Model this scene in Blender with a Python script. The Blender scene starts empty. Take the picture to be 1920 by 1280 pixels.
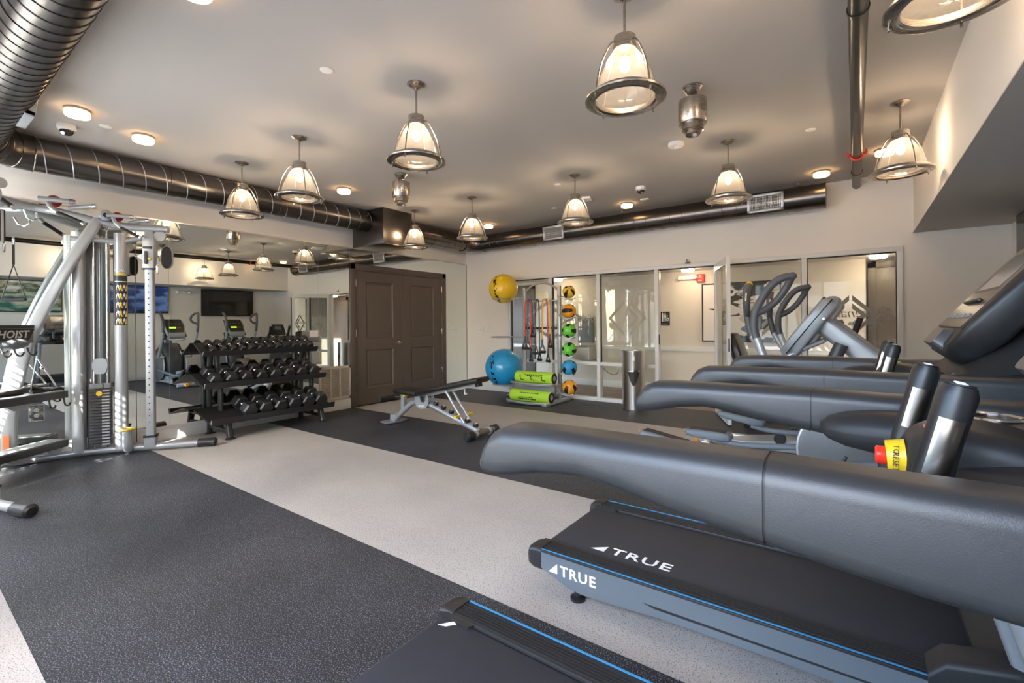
import bpy, bmesh, math, random
from mathutils import Vector, Matrix
random.seed(7)
sc = bpy.context.scene
COL = sc.collection
PI = math.pi
# ------------------------------------------------------------------ camera
cam = bpy.data.cameras.new('camera')
cam_o = bpy.data.objects.new('camera', cam)
COL.objects.link(cam_o)
YAW, ROLL = 0.632751, -0.00812238
_F = Vector((-math.sin(YAW), math.cos(YAW), 0)); _r = Vector((math.cos(YAW), math.sin(YAW), 0)); _u = Vector((0, 0, 1))
_R2 = math.cos(ROLL)*_r + math.sin(ROLL)*_u
_U2 = -math.sin(ROLL)*_r + math.cos(ROLL)*_u
_m = Matrix((_R2, _U2, -_F)).transposed().to_4x4()
_m.translation = Vector((6.17392, -6.91440, 1.25))
cam_o.matrix_world = _m
cam.sensor_width = 36.0
cam.lens = 878.05/1920*36
cam.shift_y = -32.44/1920
cam.clip_start = 0.05
cam.clip_end = 300
sc.camera = cam_o
# ------------------------------------------------------------------ view
vs = sc.view_settings
vs.view_transform = 'Standard'
vs.look = 'None'
vs.gamma = 1.0
vs.use_curve_mapping = False
vs.exposure = 0.72
# ------------------------------------------------------------------ sky and sun
W = bpy.data.worlds.new('sky')
sc.world = W
W.use_nodes = True
wn = W.node_tree.nodes; wl = W.node_tree.links
wn.clear()
wo = wn.new('ShaderNodeOutputWorld'); wb = wn.new('ShaderNodeBackground'); wt = wn.new('ShaderNodeTexSky')
wt.sky_type = 'NISHITA'
wt.sun_disc = False
wt.sun_elevation = math.radians(36)
wt.sun_rotation = math.radians(150)
wt.air_density = 1.0
wt.dust_density = 1.6
wl.new(wt.outputs[0], wb.inputs[0]); wl.new(wb.outputs[0], wo.inputs[0])
wb.inputs[1].default_value = 1.75
sun = bpy.data.lights.new('sun', 'SUN')
sun.energy = 45.0
sun.angle = math.radians(0.6)
sun.color = (1.0, 0.95, 0.87)
sun_o = bpy.data.objects.new('sun', sun)
COL.objects.link(sun_o)
sun_o.rotation_euler = Vector((-0.60, 1.0, -0.85)).to_track_quat('-Z', 'Y').to_euler()
sun_o.location = (6, -20, 14)
WINDOWS = [(0.16, 3.10, 0.45, 2.42), (3.55, 6.45, 0.45, 2.36)]     # x0,x1,z0,z1 in the window wall
WY = -7.45
for (a, b, c, d) in WINDOWS:                                       # sampling guides for the sky through the panes
    L = bpy.data.lights.new('window_portal', 'AREA'); L.shape = 'RECTANGLE'; L.size = b-a; L.size_y = d-c
    L.cycles.is_portal = True
    lo = bpy.data.objects.new('window_portal', L); COL.objects.link(lo)
    lo.location = ((a+b)/2, WY-0.17, (c+d)/2); lo.rotation_euler = (PI/2, 0, 0)
# ------------------------------------------------------------------ materials
def nt(m): return m.node_tree.nodes, m.node_tree.links
MATS = {}
def M(name, rgb=(.5, .5, .5), rough=.5, metal=0.0, spec=None, coat=0, emit=None, es=0, bump=0, bscale=200, var=0, vscale=3):
    if name in MATS: return MATS[name]
    m = bpy.data.materials.new(name); m.use_nodes = True
    n, l = nt(m); b = n['Principled BSDF']
    b.inputs['Base Color'].default_value = (*rgb, 1); b.inputs['Roughness'].default_value = rough; b.inputs['Metallic'].default_value = metal
    if spec is not None: b.inputs['Specular IOR Level'].default_value = spec
    if coat: b.inputs['Coat Weight'].default_value = coat; b.inputs['Coat Roughness'].default_value = .1
    if emit: b.inputs['Emission Color'].default_value = (*emit, 1); b.inputs['Emission Strength'].default_value = es
    if bump or var:
        tc = n.new('ShaderNodeTexCoord')
    if bump:
        nz = n.new('ShaderNodeTexNoise'); nz.inputs['Scale'].default_value = bscale; nz.inputs['Detail'].default_value = 3
        bp = n.new('ShaderNodeBump'); bp.inputs['Strength'].default_value = bump; bp.inputs['Distance'].default_value = .002
        l.new(tc.outputs['Object'], nz.inputs['Vector']); l.new(nz.outputs['Fac'], bp.inputs['Height']); l.new(bp.outputs['Normal'], b.inputs['Normal'])
    if var:
        nz = n.new('ShaderNodeTexNoise'); nz.inputs['Scale'].default_value = vscale; nz.inputs['Detail'].default_value = 4
        mx = n.new('ShaderNodeMixRGB'); mx.inputs[1].default_value = (*[c*(1-var) for c in rgb], 1); mx.inputs[2].default_value = (*[min(1, c*(1+var)) for c in rgb], 1)
        l.new(tc.outputs['Object'], nz.inputs['Vector']); l.new(nz.outputs['Fac'], mx.inputs[0]); l.new(mx.outputs[0], b.inputs['Base Color'])
    MATS[name] = m
    return m
def speckle(name, base, fleck, lo, hi, scale, rough, patch=.12, spec=.3):
    """rubber granulate: a base colour with flecks and soft wear patches"""
    m = M(name, base, rough, spec=spec); n, l = nt(m); b = n['Principled BSDF']
    tc = n.new('ShaderNodeTexCoord')
    v = n.new('ShaderNodeTexNoise'); v.inputs['Scale'].default_value = scale; v.inputs['Detail'].default_value = 2; v.inputs['Roughness'].default_value = .7
    r = n.new('ShaderNodeValToRGB'); r.color_ramp.elements[0].position = lo; r.color_ramp.elements[1].position = hi
    p = n.new('ShaderNodeTexNoise'); p.inputs['Scale'].default_value = 1.6; p.inputs['Detail'].default_value = 5
    mp = n.new('ShaderNodeMapRange'); mp.inputs[1].default_value = .3; mp.inputs[2].default_value = .7; mp.inputs[3].default_value = 1-patch; mp.inputs[4].default_value = 1+patch
    mx = n.new('ShaderNodeMixRGB'); mx.inputs[1].default_value = (*base, 1); mx.inputs[2].default_value = (*fleck, 1)
    mu = n.new('ShaderNodeMixRGB'); mu.blend_type = 'MULTIPLY'; mu.inputs[0].default_value = 1
    bp = n.new('ShaderNodeBump'); bp.inputs['Strength'].default_value = .25; bp.inputs['Distance'].default_value = .002
    l.new(tc.outputs['Object'], v.inputs['Vector']); l.new(tc.outputs['Object'], p.inputs['Vector'])
    l.new(v.outputs['Fac'], r.inputs['Fac']); l.new(r.outputs['Color'], mx.inputs[0]); l.new(p.outputs['Fac'], mp.inputs[0])
    l.new(mx.outputs[0], mu.inputs[1]); l.new(mp.outputs[0], mu.inputs[2]); l.new(mu.outputs[0], b.inputs['Base Color'])
    l.new(v.outputs['Fac'], bp.inputs['Height']); l.new(bp.outputs['Normal'], b.inputs['Normal'])
    return m
def glassy(name, tint=(1, 1, 1), refl=1.0, ior=1.5, rough=0.0, haze=0.0, hazecol=(1, 1, 1), gmin=0.0):
    """thin pane: clear with fresnel reflection, optionally a diffusing share"""
    m = bpy.data.materials.new(name); m.use_nodes = True; n, l = nt(m); n.clear()
    o = n.new('ShaderNodeOutputMaterial'); t = n.new('ShaderNodeBsdfTransparent'); t.inputs[0].default_value = (*tint, 1)
    g = n.new('ShaderNodeBsdfGlossy'); g.inputs['Roughness'].default_value = rough
    lw = n.new('ShaderNodeLayerWeight'); lw.inputs[0].default_value = .5; f0 = ((ior-1)/(ior+1))**2
    pw_ = n.new('ShaderNodeMath'); pw_.operation = 'POWER'; pw_.inputs[1].default_value = 5; l.new(lw.outputs['Facing'], pw_.inputs[0])
    f = n.new('ShaderNodeMath'); f.operation = 'MULTIPLY_ADD'; f.inputs[1].default_value = 1-f0; f.inputs[2].default_value = f0; l.new(pw_.outputs[0], f.inputs[0])
    mu = n.new('ShaderNodeMath'); mu.operation = 'MULTIPLY_ADD'; mu.inputs[1].default_value = refl; mu.inputs[2].default_value = gmin; mu.use_clamp = True
    l.new(f.outputs[0], mu.inputs[0])
    src = t.outputs[0]
    if haze:
        tr = n.new('ShaderNodeBsdfTranslucent'); tr.inputs[0].default_value = (*hazecol, 1)
        df = n.new('ShaderNodeBsdfDiffuse'); df.inputs[0].default_value = (*hazecol, 1)
        a = n.new('ShaderNodeMixShader'); a.inputs[0].default_value = .5; l.new(tr.outputs[0], a.inputs[1]); l.new(df.outputs[0], a.inputs[2])
        h = n.new('ShaderNodeMixShader'); h.inputs[0].default_value = haze; l.new(t.outputs[0], h.inputs[1]); l.new(a.outputs[0], h.inputs[2]); src = h.outputs[0]
    x = n.new('ShaderNodeMixShader'); l.new(mu.outputs[0], x.inputs[0]); l.new(src, x.inputs[1]); l.new(g.outputs[0], x.inputs[2]); l.new(x.outputs[0], o.inputs[0])
    MATS[name] = m
    return m
def emitter(name, rgb, s, clear=0.0):
    m = bpy.data.materials.new(name); m.use_nodes = True; n, l = nt(m); n.clear()
    o = n.new('ShaderNodeOutputMaterial'); e = n.new('ShaderNodeEmission'); e.inputs[0].default_value = (*rgb, 1); e.inputs[1].default_value = s
    if clear:
        t = n.new('ShaderNodeBsdfTransparent'); x = n.new('ShaderNodeMixShader'); x.inputs[0].default_value = clear
        l.new(e.outputs[0], x.inputs[1]); l.new(t.outputs[0], x.inputs[2]); l.new(x.outputs[0], o.inputs[0])
    else: l.new(e.outputs[0], o.inputs[0])
    MATS[name] = m
    return m
def brushed(name, rgb, rough, stretch=(1, 1, 60), amount=.12):
    m = M(name, rgb, rough, 1.0); n, l = nt(m); b = n['Principled BSDF']
    tc = n.new('ShaderNodeTexCoord'); mp = n.new('ShaderNodeMapping'); mp.inputs['Scale'].default_value = stretch
    nz = n.new('ShaderNodeTexNoise'); nz.inputs['Scale'].default_value = 12; nz.inputs['Detail'].default_value = 4
    mr = n.new('ShaderNodeMapRange'); mr.inputs[3].default_value = max(.02, rough-amount); mr.inputs[4].default_value = rough+amount
    l.new(tc.outputs['Object'], mp.inputs[0]); l.new(mp.outputs[0], nz.inputs['Vector']); l.new(nz.outputs['Fac'], mr.inputs[0]); l.new(mr.outputs[0], b.inputs['Roughness'])
    return m

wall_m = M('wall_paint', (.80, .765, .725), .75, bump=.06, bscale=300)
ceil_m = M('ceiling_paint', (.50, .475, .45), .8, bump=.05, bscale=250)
white_m = M('white_trim', (.76, .75, .73), .4)
alu_m = M('white_aluminium', (.74, .75, .76), .3)
taupe_m = M('taupe_paint', (.105, .083, .069), .42, bump=.04, bscale=300)
rub_d = speckle('dark_rubber_granulate', (.017, .018, .021), (.27, .285, .335), .54, .65, 180, .50, .25)
rub_l = speckle('light_rubber_granulate', (.47, .445, .42), (.10, .10, .10), .555, .64, 175, .55, .08)
mirror_m = bpy.data.materials.new('mirror_silver'); mirror_m.use_nodes = True
_b = mirror_m.node_tree.nodes['Principled BSDF']; _b.inputs['Metallic'].default_value = 1; _b.inputs['Roughness'].default_value = 0.0; _b.inputs['Base Color'].default_value = (.80, .84, .81, 1)
glass_m = glassy('clear_glass', (.93, .95, .94), 1.0, 1.5, gmin=.01)
ribglass_m = glassy('ribbed_glass', (.97, .95, .92), 1.6, 1.5, .10, .075, (1, .95, .88))
acryl_m = glassy('acrylic', (.95, .96, .97), 1.0, 1.49, .02, .12)
frost_m = glassy('frosted_vinyl', (1, 1, 1), 0, 1.1, .5, .75, (.62, .62, .60))
chrome_m = M('chrome', (.80, .80, .81), .12, 1.0)
nickel_m = brushed('brushed_nickel', (.44, .40, .355), .27)
steel_m = brushed('brushed_steel', (.80, .77, .74), .36, (60, 60, 1), .04)
_n, _l = nt(steel_m); _tg = _n.new('ShaderNodeTangent'); _tg.direction_type = 'RADIAL'; _tg.axis = 'Z'
_n['Principled BSDF'].inputs['Anisotropic'].default_value = .9; _n['Principled BSDF'].inputs['Anisotropic Rotation'].default_value = .25; _l.new(_tg.outputs[0], _n['Principled BSDF'].inputs['Tangent'])
duct_m = M('galvanised_duct', (.17, .155, .145), .27, 1.0, var=.10, vscale=6)
ductd_m = M('dark_sheet_metal', (.13, .115, .105), .30, 1.0, var=.12, vscale=5)
pipe_m = M('dark_pipe', (.012, .011, .010), .30)
silver_m = M('silver_powder_coat', (.40, .42, .45), .32, .45)
silverl_m = M('light_silver_coat', (.42, .44, .465), .3, .4)
black_m = M('black_plastic', (.018, .018, .019), .38)
blackm_m = M('black_matte', (.012, .012, .013), .55)
rubber_m = M('black_rubber', (.016, .016, .017), .6, bump=.1, bscale=400)
iron_m = M('black_hex_rubber', (.026, .027, .030), .36, bump=.03, bscale=500)
facet_m = M('hex_end_face', (.17, .19, .22), .35, .2)
rackb_m = M('black_powder_coat', (.022, .023, .025), .40, bump=.05, bscale=300)
vinyl_m = M('black_vinyl', (.016, .015, .015), .33, bump=.08, bscale=300)
railp_m = M('charcoal_textured_plastic', (.024, .025, .027), .42, spec=.6, bump=.12, bscale=700)
hood_m = M('dark_graphite_plastic', (.020, .020, .021), .46, spec=.3)
panel_m = M('console_face', (.060, .048, .042), .30)
deckside_m = M('graphite_blue_paint', (.155, .18, .205), .34, .35)
blue_m = M('blue_stripe', (.03, .22, .45), .4)
belt_m = M('belt_fabric', (.022, .026, .036), .55, bump=.35, bscale=900)
yellow_m = M('yellow_plastic', (.85, .55, .02), .35)
red_m = M('red_plastic', (.75, .03, .015), .3)
redb_m = M('dark_red_gloss', (.25, .012, .015), .12)
orange_m = M('orange_plastic', (.90, .33, .02), .4)
white_pl = M('white_plastic', (.82, .81, .79), .4)
print_w = M('white_print', (.85, .86, .87), .5)
print_k = M('black_print', (.015, .015, .016), .5)
grey_pl = M('mid_grey_plastic', (.20, .215, .235), .4)
dgrey_pl = M('dark_grey_grip', (.085, .088, .098), .45)
woodf_m = M('wood_plank', (.17, .105, .066), .38, var=.35, vscale=4)
# ------------------------------------------------------------------ mesh helpers
class MB:
    """collects shapes; build() links them as one mesh object"""
    def __init__(s): s.v = []; s.f = []
    def add(s, vs, fs, mt=None):
        o = len(s.v)
        s.v += [tuple(mt @ Vector(v)) if mt else tuple(v) for v in vs]
        s.f += [tuple(i+o for i in f) for f in fs]; return s
    def box(s, c, d, bev=0, rot=None):
        """box centred at c, size d, optional bevel and Euler rotation"""
        mt = Matrix.Translation(c) @ (rot if isinstance(rot, Matrix) else (Matrix.Rotation(rot[2], 4, 'Z') @ Matrix.Rotation(rot[1], 4, 'Y') @ Matrix.Rotation(rot[0], 4, 'X') if rot else Matrix()))
        if bev:
            bm = bmesh.new(); bmesh.ops.create_cube(bm, size=1)
            for v in bm.verts: v.co = Vector((v.co.x*d[0], v.co.y*d[1], v.co.z*d[2]))
            bmesh.ops.bevel(bm, geom=bm.edges[:], offset=min(bev, .49*min(d)), segments=2, profile=.5, affect='EDGES')
            bm.verts.index_update()
            s.add([v.co for v in bm.verts], [[v.index for v in f.verts] for f in bm.faces], mt); bm.free()
        else:
            x, y, z = (a/2 for a in d)
            s.add([(-x, -y, -z), (x, -y, -z), (x, y, -z), (-x, y, -z), (-x, -y, z), (x, -y, z), (x, y, z), (-x, y, z)],
                  [(0, 3, 2, 1), (4, 5, 6, 7), (0, 1, 5, 4), (1, 2, 6, 5), (2, 3, 7, 6), (3, 0, 4, 7)], mt)
        return s
    def b2(s, a, b, bev=0):
        return s.box([(a[i]+b[i])/2 for i in range(3)], [abs(b[i]-a[i]) for i in range(3)], bev)
    def loft(s, rings, cap=True, closed=False):
        n = len(rings[0]); o = len(s.v)
        for r in rings: s.v += [tuple(p) for p in r]
        R = len(rings)
        for i in range(R if closed else R-1):
            for j in range(n):
                a = o+i*n+j; b = o+i*n+(j+1) % n; c = o+((i+1) % R)*n+(j+1) % n; d = o+((i+1) % R)*n+j
                s.f.append((a, b, c, d))
        if cap and not closed:
            if cap != 'end': s.f.append(tuple(range(o+n-1, o-1, -1)))
            s.f.append(tuple(range(o+(R-1)*n, o+R*n)))
        return s
    def tube(s, pts, r, n=10, closed=False, cap=True):
        """round tube along points; r a number or one per point"""
        P = [Vector(p) for p in pts]; N = len(P); rr = r if isinstance(r, (list, tuple)) else [r]*N
        T = []
        for i in range(N):
            if closed: t = P[(i+1) % N]-P[i-1]
            else: t = P[min(i+1, N-1)]-P[max(i-1, 0)]
            T.append(t.normalized())
        up = Vector((0, 0, 1)) if abs(T[0].z) < .95 else Vector((1, 0, 0))
        u = (up-up.dot(T[0])*T[0]).normalized(); rings = []
        for i in range(N):
            u = (u-u.dot(T[i])*T[i]).normalized(); w = T[i].cross(u)
            rings.append([P[i]+rr[i]*(math.cos(2*PI*k/n)*u+math.sin(2*PI*k/n)*w) for k in range(n)])
        return s.loft(rings, cap, closed)
    def cyl(s, a, b, r, n=20, r2=None): return s.tube([a, b], [r, r if r2 is None else r2], n)
    def lathe(s, prof, c=(0, 0, 0), n=32, mt=None, cap=True):
        """profile of (radius, z) turned about the z axis through c"""
        rings = []
        for (r, z) in prof:
            ring = [Vector((r*math.cos(2*PI*k/n), r*math.sin(2*PI*k/n), z)) for k in range(n)]
            rings.append([(mt @ p if mt else p)+Vector(c) for p in ring])
        return s.loft(rings, cap)
    def sphere(s, c, r, n=24, m=14, sc_=(1, 1, 1)):
        rings = []
        for i in range(1, m):
            t = PI*i/m
            rings.append([(c[0]+sc_[0]*r*math.sin(t)*math.cos(2*PI*k/n), c[1]+sc_[1]*r*math.sin(t)*math.sin(2*PI*k/n), c[2]-sc_[2]*r*math.cos(t)) for k in range(n)])
        o = len(s.v); s.loft(rings, False)
        s.v += [(c[0], c[1], c[2]-sc_[2]*r), (c[0], c[1], c[2]+sc_[2]*r)]; b, t = len(s.v)-2, len(s.v)-1; l = o+(m-2)*n
        for k in range(n):
            s.f.append((b, o+(k+1) % n, o+k)); s.f.append((t, l+k, l+(k+1) % n))
        return s
    def prism(s, poly, h0, h1, ax='y'):
        """polygon in the plane across axis ax, pushed from h0 to h1. ax='y': poly is (x,z); 'x': (y,z); 'z': (x,y)"""
        f = {'y': lambda p, h: (p[0], h, p[1]), 'x': lambda p, h: (h, p[0], p[1]), 'z': lambda p, h: (p[0], p[1], h)}[ax]
        n = len(poly); o = len(s.v)
        s.v += [f(p, h0) for p in poly]+[f(p, h1) for p in poly]
        s.f.append(tuple(range(o, o+n))); s.f.append(tuple(range(o+2*n-1, o+n-1, -1)))
        for i in range(n): s.f.append((o+i, o+n+i, o+n+(i+1) % n, o+(i+1) % n))
        return s
    def torus(s, c, R, r, n=40, m=8, mt=None):
        pts = [Vector((R*math.cos(2*PI*k/n), R*math.sin(2*PI*k/n), 0)) for k in range(n)]
        pts = [(mt @ p if mt else p)+Vector(c) for p in pts]
        return s.tube(pts, r, m, closed=True)
    def mesh(s, name, mat, sharp=38, off=None):
        me = bpy.data.meshes.new(name)
        me.from_pydata([tuple(Vector(v)-off) for v in s.v] if off is not None else s.v, [], s.f)
        bm = bmesh.new(); bm.from_mesh(me); bmesh.ops.recalc_face_normals(bm, faces=bm.faces[:]); bm.to_mesh(me); bm.free()
        me.polygons.foreach_set('use_smooth', [True]*len(me.polygons))
        me.set_sharp_from_angle(angle=math.radians(sharp))
        if isinstance(mat, (list, tuple)):
            for q in mat: me.materials.append(q)
        else: me.materials.append(mat)
        me.update()
        return me
def base_of(p):
    v = Vector((0, 0, 0))
    while p is not None: v = v+p.location; p = p.parent
    return v
def obj(name, mb, mat, parent=None, local=False, sharp=38, label=None, kind=None):
    """link a mesh; with a parent, world-space shapes are shifted to the parent unless local"""
    off = None if (parent is None or local) else base_of(parent)
    o = bpy.data.objects.new(name, mb.mesh(name, mat, sharp, off)); COL.objects.link(o)
    if parent is not None: o.parent = parent
    if label: o['label'] = label
    if kind: o['kind'] = kind
    return o
def tag(o, label, cat, group=None, kind=None):
    o['label'] = label; o['category'] = cat
    if group: o['group'] = group
    if kind: o['kind'] = kind
    return o
def thing(name, label, cat, loc=(0, 0, 0), rotz=0, group=None):
    o = bpy.data.objects.new(name, None); COL.objects.link(o); o.empty_display_size = .1
    o.location = loc; o.rotation_euler = (0, 0, rotz)
    return tag(o, label, cat, group)
def struct(name, mb, mat, parent=None, **k):
    o = obj(name, mb, mat, parent, **k)
    o['kind'] = 'structure'
    return o
def sempty(name, loc=(0, 0, 0)):
    o = bpy.data.objects.new(name, None); COL.objects.link(o); o.location = loc; o.empty_display_size = .1; o['kind'] = 'structure'
    return o
def dup(root, loc, label=None, rotz=None, parent=None):
    r = root.copy(); COL.objects.link(r); r.location = loc
    if rotz is not None: r.rotation_euler = (0, 0, rotz)
    if label: r['label'] = label
    if parent: r.parent = parent
    for ch in list(root.children):
        c = ch.copy(); COL.objects.link(c); c.parent = r
        for g in list(ch.children):
            d = g.copy(); COL.objects.link(d); d.parent = c
    return r
def inst(name, me, loc, parent, rot=None):
    o = bpy.data.objects.new(name, me); COL.objects.link(o); o.parent = parent; o.location = Vector(loc)-(base_of(parent) if parent else Vector())
    if rot: o.rotation_euler = rot
    return o
def spl(pts, k=6):
    """Catmull-Rom curve through points"""
    P = [Vector(p) for p in pts]; out = []
    for i in range(len(P)-1):
        a = P[max(i-1, 0)]; b = P[i]; c = P[i+1]; d = P[min(i+2, len(P)-1)]
        for j in range(k):
            t = j/k
            out.append(.5*((2*b)+(-a+c)*t+(2*a-5*b+4*c-d)*t*t+(-a+3*b-3*c+d)*t**3))
    return out+[P[-1]]
def rrect(w, h, r, n=4):
    """rounded rectangle outline, centred"""
    r = min(r, w/2*.99, h/2*.99); out = []
    for (cx, cy, a) in ((w/2-r, h/2-r, 0), (-w/2+r, h/2-r, PI/2), (-w/2+r, -h/2+r, PI), (w/2-r, -h/2+r, 1.5*PI)):
        for k in range(n+1): out.append((cx+r*math.cos(a+PI/2*k/n), cy+r*math.sin(a+PI/2*k/n)))
    return out
_fc = {}
def text_mb(body, size, mt, extrude=.0008, shear=0, bold=0, align='LEFT', sx=1.0, space=1.0):
    """lettering as thin solid letters; mt places it (letters lie in the local xy plane)"""
    cu = bpy.data.curves.new('lettering', 'FONT'); cu.body = body; cu.size = size; cu.extrude = extrude; cu.shear = shear; cu.offset = bold; cu.align_x = align; cu.resolution_u = 2; cu.space_character = space
    o = bpy.data.objects.new('lettering', cu); COL.objects.link(o)
    me = bpy.data.meshes.new_from_object(o); bpy.data.objects.remove(o); bpy.data.curves.remove(cu)
    mb = MB(); S = Matrix.Diagonal((sx, 1, 1, 1))
    mb.add([v.co for v in me.vertices], [list(p.vertices) for p in me.polygons], mt @ S); bpy.data.meshes.remove(me)
    return mb
def frame_mt(o, x, y):
    """matrix with origin o, x axis and y axis given"""
    x = Vector(x).normalized(); y = Vector(y).normalized(); z = x.cross(y).normalized(); y = z.cross(x)
    m = Matrix((x, y, z)).transposed().to_4x4(); m.translation = Vector(o); return m
ORD = ['leftmost', 'second', 'third', 'fourth', 'fifth', 'sixth', 'seventh', 'eighth', 'ninth', 'tenth', 'eleventh', 'twelfth']
# ------------------------------------------------------------------ room shell
RX, CZ = 7.474, 2.945
floor = struct('floor', MB().b2((-.15, WY-.15, -.08), (RX+.15, .08, -.012)), blackm_m)
ys = [.06, -1.255, -2.595, -3.895, -5.253, -6.56, WY]
for i in range(6):
    obj('rubber_strip', MB().b2((-.001, ys[i+1]+.0008, -.012), (RX+.001, ys[i]-.0008, 0)), rub_l if i % 2 else rub_d, floor)
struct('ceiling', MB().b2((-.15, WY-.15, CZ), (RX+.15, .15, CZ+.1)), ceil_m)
struct('wall_right', MB().b2((RX, WY-.15, -.02), (RX+.15, .15, CZ)), wall_m)
sof = MB().b2((6.708, WY, 2.245), (RX, 0, CZ))
struct('trim_1', sof, wall_m)
struct('trim_2', MB().b2((6.700, WY, 2.238), (RX, -.001, 2.246)), ceil_m)           # underside of the bulkhead, its shade put into a greyer colour
# mirror wall, with a hole for the double door
DY0, DY1, DH = -2.642, -.598, 2.195
wl_ = MB()
wl_.b2((-.15, WY-.15, -.02), (-.006, DY0+.03, CZ)).b2((-.15, DY1-.03, -.02), (-.006, .15, CZ)).b2((-.15, DY0+.03, DH-.03), (-.006, DY1-.03, CZ))
struct('wall_left', wl_, wall_m)
bb = MB()
for a, b in ((WY, DY0), (DY1, 0)):
    bb.b2((-.006, a, 0), (.012, b, .115), .003); bb.b2((-.006, a, .115), (.006, b, .155), .002)
struct('baseboard_left', bb, white_m)
bbk = MB().b2((.013, -.014, 0), (1.03, 0, .13), .003).b2((6.64, -.014, 0), (RX, 0, .13), .003)
struct('baseboard_back', bbk, white_m)
struct('baseboard_right', MB().b2((RX-.014, WY, 0), (RX, -.015, .13), .003), white_m)
# back wall round the glazed opening
GX0, GX1, GH = 1.045, 6.612, 2.10
bw = MB().b2((-.15, 0, -.02), (GX0, .12, CZ)).b2((GX1, 0, -.02), (RX+.15, .12, CZ)).b2((GX0, 0, GH), (GX1, .12, CZ))
struct('wall_back', bw, wall_m)
# window wall behind the camera
fw = MB(); x = -.15
for (a, b, c, d) in WINDOWS:
    fw.b2((x, WY-.15, -.02), (a, WY, CZ)).b2((a, WY-.15, -.02), (b, WY, c)).b2((a, WY-.15, d), (b, WY, CZ)); x = b
fw.b2((x, WY-.15, -.02), (RX+.15, WY, CZ))
struct('wall_front', fw, wall_m)
pane_m = glassy('window_glass', (.97, .98, .98), 1.0, 1.45)
slat_m = M('blind_slat_white', (.82, .82, .80), .45)
for wi, (a, b, c, d) in enumerate(WINDOWS):
    w = sempty('window_%d' % (wi+2), ((a+b)/2, WY, c))
    fr = MB(); t = .05
    fr.b2((a, WY-.11, c), (b, WY-.04, c+t)).b2((a, WY-.11, d-t), (b, WY-.04, d)).b2((a, WY-.11, c), (a+t, WY-.04, d)).b2((b-t, WY-.11, c), (b, WY-.04, d))
    for mx in ((1.14, 2.12) if wi == 0 else (4.69, 5.50)): fr.b2((mx-.03, WY-.11, c), (mx+.03, WY-.04, d))
    obj('window_frame', fr, dgrey_pl if wi else white_m, w)
    obj('pane', MB().b2((a+.02, WY-.082, c+.02), (b-.02, WY-.076, d-.02)), pane_m, w)
    obj('window_sill', MB().b2((a-.04, WY-.03, c-.035), (b+.04, WY+.03, c-.001), .004), white_m, w)
    if wi == 0:
        sl = MB().box((0, 0, 0), (b-a-.02, .038, .0025)).mesh('slat', slat_m)
        k = c+.05
        while k < d-.04:
            inst('slat', sl, ((a+b)/2, WY-.012, k), w); k += .066
        obj('head_rail', MB().b2((a+.005, WY-.035, d-.045), (b-.005, WY+.012, d-.002), .003), slat_m, w)
    else:
        obj('blind_roll', MB().b2((a+.005, WY-.035, d-.10), (b-.005, WY+.012, d-.002), .003), slat_m, w)
# ------------------------------------------------------------------ outside: pavement and buildings, the tall one added to block the sun
pave_m = M('pavement', (.34, .33, .32), .8, var=.1, vscale=2)
struct('ground_outside', MB().b2((-30, -60, -.35), (50, WY-.16, -.30)), pave_m)
brick_m = M('render_facade', (.42, .40, .38), .8, var=.1, vscale=1)
bd = thing('building', 'pale rendered building across the street, added to block the sun', 'building', (18, WY-14, -.3))
obj('wall', MB().prism([(10.0, WY-14), (34, WY-14), (34, WY-24), (16.3, WY-24)], -.3, 15.5, 'z'), brick_m, bd)  # added sun blocker; slanted end lets sun reach only the corner window
win_b = M('far_window_glass', (.05, .06, .07), .1)
wme = MB().b2((-.6, -.03, -.85), (.6, .03, .85)).mesh('window', win_b)
for zz in (1.6, 4.9, 8.2, 11.5):
    for k in range(9): inst('window', wme, (11.6+2.5*k, WY-13.98, zz), bd)
bd2 = thing('building', 'low beige building with flat roof beyond the street', 'building', (-6, WY-26, -.3))
obj('wall', MB().b2((-20, WY-34, -.3), (9, WY-26, 5.4)), M('beige_facade', (.50, .46, .40), .8, var=.08, vscale=1), bd2)
for zz in (1.5, 4.0):
    for k in range(10): inst('window', wme, (-18+2.7*k, WY-25.98, zz), bd2)
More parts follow.
